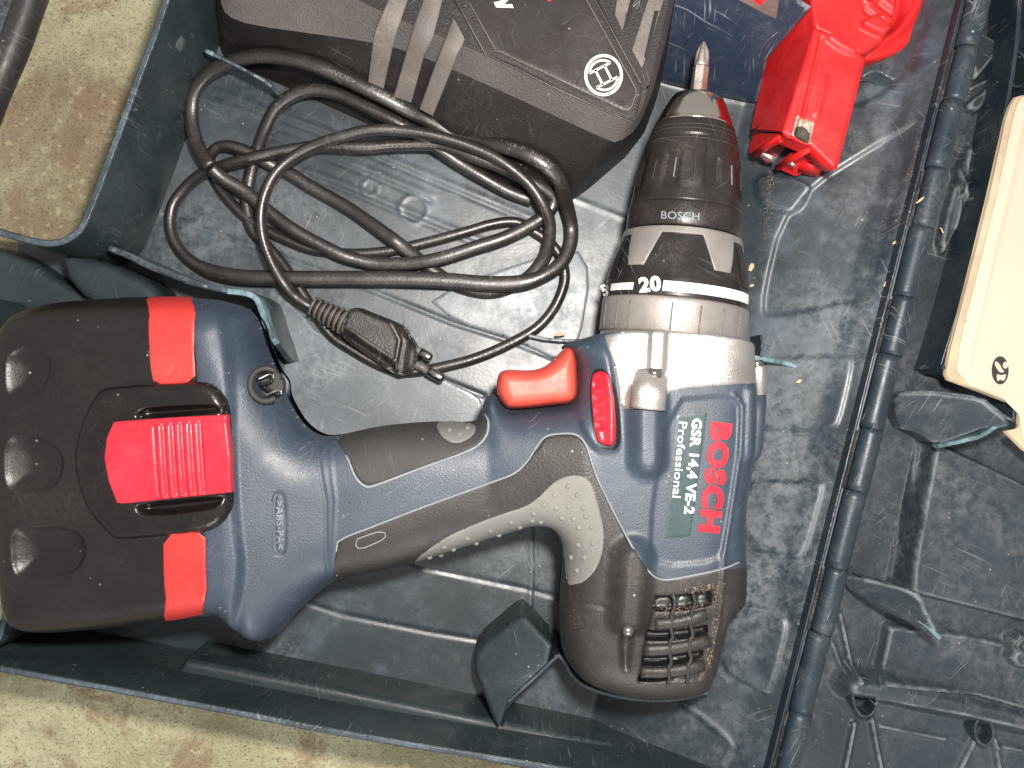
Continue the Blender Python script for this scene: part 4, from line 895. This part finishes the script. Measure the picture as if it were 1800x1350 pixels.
film_px = [(800, -50), (824, 3), (871, 86), (880, 91), (1060, 176), (1096, 193), (1104, 193), (1110, 188), (1118, 164), (1117, 155), (1030, -2), (1004, -50)]
film = slab('label_film', film_px, ZT + .8, M_panel, chg, depth=.3, rnd=.1, n=0, off=.3)
P = np.array([W(x, y, ZT + 1.15) for x, y in film_px[1:] ]); V, F = tube_geo(catmull(P, 1.0)[:], .22, .18, 6); mk('film_edge_line', V, F, M_stripe, chg)
for pts in ([(801, 0), (855, 98)], [(1043, -6), (1126, 146)], [(862, 99), (987, 160), (1108, 214)]):
    P = np.array([W(x, y, ZT + .9) for x, y in pts]); V, F = tube_geo(P if len(P) > 2 else P, .2, .2, 6); mk('case_edge_line', V, F, M_stripe, chg)
ft = lambda a, b: W(a, b, ZT + 1.2)
# round logo: double ring, armature outline
def annulus(cx, cy, rx, ry, t, a0=0, a1=360, n=48):
    V = []; F = []
    for k in range(n + 1):
        a = R(a0 + (a1 - a0) * k / n); V.append(ft(cx + rx * math.cos(a), cy + ry * math.sin(a))); V.append(ft(cx + (rx - t) * math.cos(a), cy + (ry - t) * math.sin(a)))
    for k in range(n): F.append((2 * k, 2 * k + 1, 2 * k + 3, 2 * k + 2))
    return V, F
def bar(x0, y0, x1, y1, t):
    dx, dy = x1 - x0, y1 - y0; L = math.hypot(dx, dy); nx, ny = -dy / L * t / 2, dx / L * t / 2
    return [ft(x0 + nx, y0 + ny), ft(x1 + nx, y1 + ny), ft(x1 - nx, y1 - ny), ft(x0 - nx, y0 - ny)], [(0, 1, 2, 3)]
lx, ly = 1061, 132; parts = [annulus(lx, ly, 34, 37, 5.2)]
ca, sa = math.cos(R(-27)), math.sin(R(-27))
def lp(u, v): return (lx + u * ca + v * -sa * 1.0 if False else lx + u * math.cos(R(-27)) - v * math.sin(R(-27)), ly + u * math.sin(R(-27)) + v * math.cos(R(-27)))
for sgn in (-1, 1):
    arc = [lp(24.5 * math.cos(R(q)), sgn * 26.5 * math.sin(R(q))) for q in np.linspace(32, 148, 15)]
    for p, q in zip(arc[:-1], arc[1:]): parts.append(bar(*p, *q, 4))
    parts.append(bar(*arc[0], *arc[-1], 4))
for u in (-9, 9): parts.append(bar(*lp(u, -15), *lp(u, 15), 4))
V, F = join(parts); mk('round_logo', V, F, M_cream, film, smooth=False)
mk('letter', [ft(*p) for p in [(868, 4), (872, 13), (903, 14), (900, 7), (886, 8), (899, -6), (888, -6), (878, 2)]], [(0, 1, 2, 3, 4, 7), (4, 5, 6, 7)], M_cream, film, smooth=False)
mk('letter', [ft(*p) for p in [(960, -6), (964, 3), (978, -3), (980, -8)]], [(0, 1, 2, 3)], M_redp, film, smooth=False)
# dusty raised ribs running over the edge
def rib(name, pts_l, pts_r, zs, par=chg, m=M_stripe):
    V = []; F = []; n = len(zs)
    for (a, b), (c, e), z in zip(pts_l, pts_r, zs):
        L = np.array(W(a, b, z)); Rr = np.array(W(c, e, z)); dn = np.array((0, -1.0, .8))
        V += [L - dn * 1.5, L, L + (Rr - L) * .08 + (0, 0, .25), Rr - (Rr - L) * .08 + (0, 0, .25), Rr, Rr - dn * 1.5]
    for i in range(n - 1):
        for j in range(5): F.append((i * 6 + j, i * 6 + j + 1, (i + 1) * 6 + j + 1, (i + 1) * 6 + j))
    return mk(name, V, F, m, par, smooth=False)
rib('raised_rib', [(700, -45), (683, 0), (665, 42), (657, 62), (646, 150)], [(734, -45), (717, 0), (700, 50), (692, 75), (674, 158)], [46.2, 46.2, 45.8, 41.5, 24])
rib('raised_rib', [(760, -45), (745, 0), (727, 48), (717, 84), (692, 170)], [(795, -45), (778, 0), (762, 66), (746, 96), (723, 181)], [46.2, 46.2, 46.0, 41.5, 24])
rib('raised_rib', [(797, 31), (786, 62), (776, 88), (766, 112), (738, 192)], [(817, 69), (812, 82), (803, 98), (796, 118), (761, 204)], [46.2, 46.1, 45.2, 41.5, 26])
for q in ([(1087, -20), (1081, 26), (1094, 54), (1100, 30), (1113, -20)], [(1146, -20), (1111, 89), (1128, 120), (1136, 100), (1172, -20)]):
    slab('vent_slot', q, ZT, M_stripe, chg, depth=.5, rnd=.1, n=0, off=.4)
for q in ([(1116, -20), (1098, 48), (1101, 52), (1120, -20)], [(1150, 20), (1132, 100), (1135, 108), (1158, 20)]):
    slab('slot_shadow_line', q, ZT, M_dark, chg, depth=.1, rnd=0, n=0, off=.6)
text_on('moulded_text', 'S', (1119, 16), (1127, 2), 10, lambda a, b: W(a, b, ZT + .3), M_stripe, chg)
rs = mat('charger_side_red_reflection', (.055, .016, .018, 1), .5, dust=.3, dustcol=(.10, .05, .05, 1), dscale=50, bump=.7, bscale=1500, specks=.4)  # reflection of the red cap put into the colour; on no mesh
V = [W(1212, -120, 36), W(1188, -20, 36.5), W(1160, 130, 36), W(1132, 236, 30), W(1128, 246, 15), W(1166, 145, 13), W(1200, -10, 14), W(1226, -120, 14)]

# ------------------------------------------------------------------ mains cord with plug
cord = thing('power_cord', 'coiled black rubber mains cord with flat two-pin plug lying in the case', 'power cord', W(640, 400, 1))
SA = [(553, 543, 8), (536, 534, 9), (518, 521, 9.5), (500, 500, 12), (478, 462, 13), (463, 420, 14), (459, 380, 15), (466, 342, 16), (484, 306, 16), (515, 277, 16), (555, 255, 17), (602, 240, 19), (650, 229, 20), (707, 230, 20), (773, 241, 20), (840, 263, 20), (884, 286, 20), (929, 323, 19), (956, 363, 17), (967, 394, 13), (962, 439, 8), (947, 468, 5), (918, 495, 3.2), (862, 513, 2.6), (805, 502, 2.6), (764, 478, 2.6), (738, 458, 3.2), (700, 428, 7.5), (680, 413, 7), (613, 367, 3), (547, 329, 2.6), (510, 306, 2.6), (484, 293, 2.8), (445, 272, 6.5), (410, 258, 7), (386, 258, 6), (372, 270, 5), (370, 290, 3.2), (383, 325, 2.5), (410, 360, 2.5), (440, 388, 2.5), (471, 406, 2.5), (502, 421, 2.5), (547, 438, 2.5), (613, 446, 2.4), (680, 442, 2.4), (751, 426, 2.4), (818, 408, 2.4), (862, 395, 2.4), (896, 390, 2.4), (918, 394, 2.4), (940, 408, 2.4), (962, 423, 2.4), (980, 443, 2.4), (991, 470, 2.4), (991, 501, 2.4), (973, 543, 2.5), (940, 579, 2.5), (884, 610, 2.5), (829, 632, 2.5), (773, 646, 2.5), (740, 652, 2.5), (700, 653, 2.5), (660, 638, 2.5), (616, 613, 2.5), (584, 591, 2.5), (560, 560, 2.5), (540, 528, 2.5), (515, 490, 2.5), (491, 456, 2.5), (466, 430, 2.5), (445, 405, 2.5), (435, 375, 2.5), (434, 345, 2.5), (440, 310, 2.5), (448, 275, 2.5), (458, 249, 4), (473, 211, 8), (491, 184, 10), (524, 163, 12), (558, 158, 13), (602, 167, 14), (647, 189, 15), (696, 214, 15), (740, 240, 13), (773, 262, 11), (807, 286, 9), (850, 312, 8), (895, 337, 6), (935, 352, 5)]
SK = [(369, 293, 13), (346, 252, 10), (336, 204, 9), (342, 160, 11), (369, 127, 14), (413, 106, 18), (469, 98, 22), (536, 109, 25), (591, 130, 25), (658, 162, 24), (707, 187, 21), (751, 210, 16), (796, 233, 13), (840, 246, 16), (880, 256, 21), (925, 270, 25), (962, 292, 25), (984, 318, 21), (991, 342, 15), (998, 368, 9), (1004, 400, 5), (1002, 430, 5.5), (988, 460, 7), (960, 482, 8), (920, 496, 8.5), (862, 499, 8.5), (780, 493, 8), (680, 490, 7.5), (591, 490, 7), (480, 489, 7), (413, 486, 6), (358, 472, 4), (320, 444, 3), (301, 407, 2.6), (303, 365, 2.6), (324, 333, 3), (352, 308, 5), (385, 294, 7.5), (436, 279, 11), (502, 265, 11), (569, 256, 11), (636, 259, 11), (700, 255, 11), (773, 256, 12), (830, 275, 14), (880, 292, 14.5), (930, 317, 12.5), (966, 340, 10), (973, 358, 8.5), (951, 384, 8), (896, 414, 8.5), (840, 433, 8.5), (773, 454, 8.5), (718, 463, 7), (662, 463, 6), (625, 456, 6.5), (591, 444, 7.5), (524, 409, 8.5), (480, 378, 8.5), (435, 340, 9), (391, 313, 11), (371, 295, 13)]
def cordgeo(S, wfn):
    P = catmull([W(*p) for p in S], 1.1); q = catmull([(*p[:2], 0) for p in S], 5)
    pxs = np.column_stack([P[:, 0] / (0.2 * (HC - P[:, 2]) / 300) + 900, 675 - P[:, 1] / (0.2 * (HC - P[:, 2]) / 300)])
    a = np.array([wfn(x, y, i / len(P)) for i, (x, y) in enumerate(pxs)])
    for _ in range(30): a[1:-1] = (a[:-2] + 2 * a[1:-1] + a[2:]) / 4
    return P, a
def wK(x, y, t): return 3.2 if (y > 470 and x < 940) else (2.9 if t < .33 else (2.7 if t > .74 else 2.35))
def wA(x, y, t): return 2.8 if .22 < t < .40 else (2.6 if t > .80 else 2.2)
PK, aK = cordgeo(SK, wK); PA, aA = cordgeo(SA, wA)
VK, FK = tube_geo(PK, aK, np.clip(5.0 - aK, 2.0, 2.6), 16); VA, FA = tube_geo(PA, aA, np.clip(5.0 - aA, 2.0, 2.6), 16)
V, F = join([(VK, FK), (VA, FA)]); cable = mk('cable', V, F, M_cord, cord)
def text_along(s, P, a, t0, L, v0, h, par, flip=False):
    """embossed print following the cord; t0 = index, L = length mm, v0 = offset across, h = letter height mm"""
    Vt, Ft = text_geo(s, .01); S = np.concatenate([[0], np.cumsum(np.linalg.norm(np.diff(P, axis=0), axis=1))]); x0, x1 = Vt[:, 0].min(), Vt[:, 0].max(); out = []
    for x, y, _ in Vt:
        u = (x - x0) / (x1 - x0) * L; v = v0 + y / .73 * h
        if flip: u = L - u; v = -v
        sp = S[t0] + u; c = np.array([np.interp(sp, S, P[:, k]) for k in range(3)]); c2 = np.array([np.interp(sp + .3, S, P[:, k]) for k in range(3)]); T_ = (c2 - c) / max(1e-9, np.linalg.norm(c2 - c)); N_ = np.array((-T_[1], T_[0], 0)); N_ /= np.linalg.norm(N_)
        aa = np.interp(sp, S, a); bb = min(2.6, max(2.0, 5.0 - aa)); k = np.clip(v / aa, -.97, .97); out.append(c + N_ * (k * aa) + np.array((0, 0, bb * math.sqrt(1 - k * k) + .16)))
    return mk('embossed_print', np.array(out), Ft, M_emb, par, smooth=False)
def near_i(P, x, y):
    q = np.column_stack([P[:, 0] / (0.2 * (HC - P[:, 2]) / 300) + 900, 675 - P[:, 1] / (0.2 * (HC - P[:, 2]) / 300)]); return int(np.argmin((q[:, 0] - x) ** 2 + (q[:, 1] - y) ** 2))
text_along('KEMA-KEUR', PK, aK, near_i(PK, 652, 160), 22, -.3, 1.7, cable)
text_along('<VDE>', PK, aK, near_i(PK, 582, 128), 11, -1.0, 1.6, cable)
text_along('H03VVH2-F', PK, aK, near_i(PK, 845, 248), 20, .2, 1.5, cable)
text_along('2x0,75', PK, aK, near_i(PK, 930, 273), 10, .2, 1.4, cable)
kk = near_i(PK[:int(len(PK) * .9)], 500, 266)
text_along('KEMA', PK, aK, kk, 7, -1.7, 1.3, cable); text_along('ZBK', PK, aK, near_i(PK[int(len(PK) * .5):], 648, 258) + int(len(PK) * .5), 7, -1.7, 1.4, cable)
text_along('KEUR', PK, aK, near_i(PK[int(len(PK) * .5):], 440, 280) + int(len(PK) * .5), 8, -1.7, 1.2, cable)
text_along('O S O O OVE', PK, aK, near_i(PK[int(len(PK) * .5):], 690, 256) + int(len(PK) * .5), 18, -1.6, 1.3, cable)
hA = int(len(PA) * .45)
text_along('KEMA-KEUR', PA, aA, near_i(PA[hA:], 930, 588) + hA, 21, -.6, 1.3, cable, flip=True)
# plug
plug_px = [(606, 552), (612, 542), (631, 539), (660, 551), (684, 560), (708, 571), (722, 592), (732, 610), (734, 628), (729, 648), (716, 659), (700, 661), (682, 652), (640, 623), (603, 597), (598, 580)]
PF = Field(-75, 0, -30, 35, .4, 14.0)
PF.line([(617, 585), (700, 636)], 0, 1)
PF.stamp([(590, 560), (617, 583), (697, 637), (703, 665), (590, 620)], -3.2, 2.5, n=0)
PF.stamp([(612, 535), (636, 552), (690, 575), (715, 600), (740, 560), (690, 530)], -2.0, 3.0, n=0)
PF.stamp([(683, 558), (704, 598), (695, 655), (780, 680), (760, 560)], -1.0, .8, n=0)
PF.stamp([(690, 555), (760, 560), (760, 690), (700, 690), (706, 640), (712, 600)], -1.8, 3.5, n=0)
PF.line([(684, 560), (702, 597), (696, 632), (676, 650)], .5, 1.1); PF.line([(617, 581), (695, 633)], .5, 1.2)
plug = patch('plug', plug_px, PF, mat('plug_plastic', (.014, .013, .0125, 1), .42, dust=.3, dustcol=(.13, .115, .10, 1), dscale=60, bump=.5, bscale=1200, scr=.2, edge=.8, edgecol=(.2, .18, .16, 1)), cord, off=0, res=.4, skirt=11, rnd=2.2, n=1)
for k in range(9): bead('ridge_mark', [(643 + k * 2.9, 557 + k * 1.1), (650 + k * 2.9, 567 + k * 1.3)] + [(652 + k * 2.9, 570 + k * 1.3)], M_stripe, plug, r=.14, off=.08, fld=PF)
text_on('moulded_text', 'VDE', (704, 566), (721, 596), 9, lambda a, b: PF.onp(a, b, .1), M_emb, plug, thick=.1)
c0 = np.array(W(549, 537, 9)); c1 = np.array(W(611, 569, 10.5)); dr = (c1 - c0) / np.linalg.norm(c1 - c0); LL = np.linalg.norm(c1 - c0)
P = []; rr = []
for k in range(7):
    t0 = k / 7 * LL; r = 3.9 + k * .22
    for u, q in ((0, r * .80), (.12, r), (.50, r), (.62, r * .80), (.98, r * .80)): P.append(c0 + dr * (t0 + u * LL / 7)); rr.append(q)
V, F = tube_geo(P, np.array(rr), np.array(rr) * .9, 12); relief = mk('strain_relief', V, F, bpy.data.materials['plug_plastic'], cord, smooth=False)
for k in range(7):
    t0 = (k + .31) / 7 * LL; r = 3.95 + k * .22; c = c0 + dr * t0; th = np.linspace(-.9, 1.35, 14); nv = np.array((-dr[1], dr[0], 0)); V_ = [c + nv * (-(r + .02) * math.sin(q)) + np.array((0, 0, (r * .9 + .05) * math.cos(q))) for q in th]
    V, F = tube_geo(V_, .55, .4, 6); mk('dusty_ridge', V, F, M_stripe, relief)
def pin(a, b, r0=1.9, ins=None):
    p0 = np.array(W(*a)); p1 = np.array(W(*b)); L = np.linalg.norm(p1 - p0); dd_ = (p1 - p0) / L; q = [p0, p1 - dd_ * 1.2, p1 - dd_ * .4, p1]; rr = [r0, r0, r0 * .85, r0 * .5]
    V, F = tube_geo(q, np.array(rr), np.array(rr), 18); return mk('pin', V, F, M_pin, plug)
pin((738, 619, 8), (759, 631, 8), 2.0); pin((752, 652, 8), (780, 667, 8), 2.05)
for a, b in (((728, 613, 8), (740, 620, 8)), ((726, 638, 8), (754, 653, 8))):
    V, F = tube_geo([W(*a), W(*b)], 1.75, 1.75, 16); mk('pin_sleeve', V, F, bpy.data.materials['plug_plastic'], plug)

# ------------------------------------------------------------------ red plastic cap
cap = thing('red_plastic_cap', 'bright red plastic cap with hollow square sleeve and round flange above the drill', 'plastic cap', W(1420, 200, 12))
# flange: disc sector with rim
fd = Field(95, 105, 175, 170, .5, 30.0)
ar = [(1500 + 148 * math.cos(R(q)), -32 + 148 * math.sin(R(q))) for q in range(-100, 128, 8)]
fl = [(1300, -120)] + ar + [(1420, 60)]
fd.line([(1500 + 118 * math.cos(R(q)), -32 + 118 * math.sin(R(q))) for q in range(-20, 110, 6)], 2.0, 3.0)
fd.stamp([(1530, -60), (1600, -40), (1598, 30), (1560, 70), (1520, 40)], -3, 3, n=2)
V, Q = patch_geo(chaikin([w(x, y, 26) for x, y in fl], 1), fd, 0, .6, 11, 1.5); mk('round_flange', V, Q, M_cap, cap)
sh = Field(85, 95, 175, 175, .5, 44.0)
sh.stamp([(1500, 45), (1545, 20), (1570, 45), (1556, 66), (1545, 68)], 3, 1.2, n=1)
sh.line([(1528, -8), (1575, 28)], -1.5, 2.0); sh.line([(1520, 16), (1566, 50)], -1.2, 1.4)
sh.stamp(disc(1532, -3, 16, 12), 2.0, 1.5); sh.stamp(disc(1532, -4, 10, 7), -6, 1.5)
patch('shoulder_plate', [(1424, -60), (1426, 10), (1431, 52), (1452, 58), (1500, 92), (1518, 96), (1560, 66), (1574, 28), (1580, -60)], sh, M_cap, cap, off=0, res=.5, skirt=26, rnd=1.4, n=1)
sv = Field(85, 60, 140, 145, .5, 50.0)
sv.line([(1443, 68), (1404, 236)], -1.2, 1.3); sv.line([(1436, 70), (1396, 236)], .9, 2.0); sv.line([(1450, 140), (1436, 200)], .8, 1.8)
sv.stamp([(1456, 50), (1505, 75), (1512, 102), (1482, 96), (1445, 72)], 1.6, 1.6, n=1)
sv.stamp([(1404, 204), (1430, 214), (1423, 254), (1393, 238)], -1.5, 1.0, n=0)
# sloping edge of the sleeve towards the flank
sv.stamp([(1360, 260), (1378, 225), (1432, 50), (1420, 20), (1320, 100)], -2.4, 2, n=0)
sleeve = [(1432, 50), (1376, 231), (1384, 240), (1400, 246), (1424, 255), (1466, 296), (1471, 292), (1480, 262), (1518, 108), (1514, 92), (1470, 60)]
patch('square_sleeve', sleeve, sv, M_cap, cap, off=0, res=.5, skirt=0, rnd=1.0, n=0)
def quad(name, pts, m, par, **k):
    V = [W(*p) for p in pts]; return mk(name, V, [tuple(range(len(V)))], m, par, smooth=False)
def pane(name, pts, m, par, t=.8):
    V = np.array([W(*p) for p in pts]); nrm = np.cross(V[1] - V[0], V[2] - V[0]); nrm /= np.linalg.norm(nrm); n = len(V)
    VV = np.vstack([V + nrm * t / 2, V - nrm * t / 2]); F = [tuple(range(n)), tuple(range(2 * n - 1, n - 1, -1))] + [(i, i + n, (i + 1) % n + n, (i + 1) % n) for i in range(n)]
    return mk(name, VV, F, m, par, smooth=False)
pane('sleeve_side', [(1377, 231, 48.5), (1432, 50, 48.5), (1424, 20, 46), (1350, 100, 14), (1322, 228, 14)], M_cap, cap, 1.4)
pane('sleeve_side', [(1468, 296, 48), (1519, 100, 48), (1470, 96, 14), (1434, 296, 22)], M_cap, cap, 1.4)
# end of the sleeve: stepped walls round the open contact chambers
E = [('sleeve_wall', [(1322, 230, 16), (1377, 188, 40), (1380, 196, 40), (1326, 238, 16)]), ('sleeve_wall', [(1326, 236, 14), (1377, 236, 42), (1371, 250, 42), (1322, 272, 16), (1319, 266, 14)]),
     ('sleeve_wall', [(1320, 270, 18), (1330, 276, 18), (1376, 244, 42), (1368, 238, 42)]), ('sleeve_wall', [(1377, 234, 49), (1400, 246, 49), (1424, 256, 49), (1412, 270, 40), (1370, 252, 38)]),
     ('sleeve_wall', [(1362, 292, 22), (1368, 298, 22), (1426, 266, 46), (1420, 256, 46)]), ('sleeve_wall', [(1424, 255, 48.5), (1468, 297, 48), (1452, 300, 34), (1412, 272, 34)]),
     ('sleeve_wall', [(1364, 292, 20), (1398, 308, 18), (1418, 300, 22), (1436, 310, 20), (1446, 296, 26), (1412, 262, 34), (1390, 270, 30)]), ('sleeve_wall', [(1402, 300, 22), (1436, 310, 20), (1440, 290, 30), (1410, 284, 28)])]
for nm, q in E: pane(nm, q, M_cap, cap, 1.2)
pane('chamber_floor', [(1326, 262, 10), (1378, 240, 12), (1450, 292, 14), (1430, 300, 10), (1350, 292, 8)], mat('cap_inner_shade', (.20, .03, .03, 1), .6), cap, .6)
quadm = bpy.data.materials['worn_grey_trim']
patch('contact_window', [(1400, 203), (1431, 216), (1423, 254), (1392, 238)], sv, mat('brushed_contact', (.42, .32, .26, 1), .5, metal=.3, dust=.8, dustcol=(.03, .03, .025, 1), dscale=130, bump=.8, bscale=700, var=.5), cap, off=.25, res=.5, skirt=.2, rnd=.1, n=0)
patch('burnt_mark', [(1397, 226), (1404, 221), (1424, 230), (1421, 252), (1412, 250), (1394, 238)], sv, mat('burnt_contact', (.03, .025, .02, 1), .6, dust=.6, dustcol=(.25, .2, .16, 1), dscale=160, bump=.8), cap, off=.4, res=.5, skirt=.2, rnd=.1, n=1)
pane('contact_blade', [(1340, 268, 26), (1364, 276, 26), (1362, 286, 24), (1336, 276, 24)], M_steel, cap, .4); pane('contact_blade', [(1386, 282, 32), (1398, 288, 32), (1398, 294, 31), (1386, 290, 31)], M_steel, cap, .4)

# ------------------------------------------------------------------ loose debris
def chip(x, y, z, L, wd, ang, label):
    c = np.array(W(x, y, z)); d1 = np.array((math.cos(ang), math.sin(ang), .12)); d2 = np.array((-math.sin(ang), math.cos(ang), .05)); up = np.array((0, 0, 1.0)); V = []; n = 5
    for i in range(n):
        t = i / (n - 1) * 2 - 1; k = wd * (1 - .5 * abs(t)) * (.8 + .4 * RNG.rand())
        for u, v in ((-1, 0), (1, 0), (.8, .5), (-.8, .5)): V.append(c + d1 * (t * L) + d2 * (u * k) + up * (v * wd + .15 * RNG.rand() + .3 * (1 - t * t)))
    F = [(i * 4 + j, i * 4 + (j + 1) % 4, (i + 1) * 4 + (j + 1) % 4, (i + 1) * 4 + j) for i in range(n - 1) for j in range(4)] + [(3, 2, 1, 0), (16, 17, 18, 19)]
    o0 = bpy.data.objects.new('tmp', None); o0.location = Vector(c) * MM
    V = np.array(V) - c; me = bpy.data.meshes.new('wood_chip'); me.from_pydata([tuple(v * MM) for v in V], [], F); me.materials.append(M_chip)
    o = bpy.data.objects.new('wood_chip', me); C.objects.link(o); o.location = Vector(c) * MM; bpy.data.objects.remove(o0); tag(o, label, 'wood chip', 'wood chips scattered in the case'); return o
def zt(x, y): return T.onp(x, y)[2]
for x, y, L, wd, a, lb in ((1320, 470, 1.5, 1.1, 1.2, 'orange wood chip beside the black torque collar of the drill'), (1321, 502, .9, .6, .4, 'tiny wood crumb below the orange chip beside the collar'),
                           (1573, 426, 1.1, .4, .6, 'thin pale splinter left of the hinge, upper of two'), (1557, 498, 1.4, .6, 1.1, 'pinkish wood flake left of the hinge, lower of two'),
                           (1404, 670, 1.0, .6, .5, 'small tan wood chip on the pad beside the blue drill body')):
    chip(x, y, zt(x, y), L, wd, a, lb)
z_ = 22
for x, y, L, wd, a, lb in ((1655, 405, 1.2, .35, -1.2, 'pale splinter right of the hinge near the manual'), (1617, 352, 1.6, .4, .7, 'long pale shaving lying across the upper hinge barrel'), (985, 588, 2.2, .7, .1, 'pale wood sliver beside the red trigger of the drill')):
    chip(x, y, {1655: 20, 1617: 49, 985: 7}[x], L, wd, a, lb)
GV.clear(); GF.clear()
grains([(1355, 300), (1352, 345), (1345, 420)], 260, 3, .1, T.onp, .22); grains([(1615, 250), (1606, 300), (1600, 345)], 160, 5, .1, T.onp, .2); grains([(1640, 300), (1580, 480), (1545, 600)], 160, 9, .1, T.onp, .2)
grains([(1490, 760), (1470, 830)], 90, 6, .1, T.onp, .2); grains([(1330, 620), (1420, 690)], 90, 14, .1, T.onp, .18); grains([(1340, 380), (1500, 400), (1560, 420)], 120, 14, .1, T.onp, .16)
grains([(300, 100), (1000, 700), (1100, 1250)], 160, 260, .1, T.onp, .13)
o = mk('sawdust', GV, GF, M_saw, None, smooth=False); o['kind'] = 'stuff'; tag(o, 'pale sawdust crumbs scattered over the dark case floor', 'sawdust')
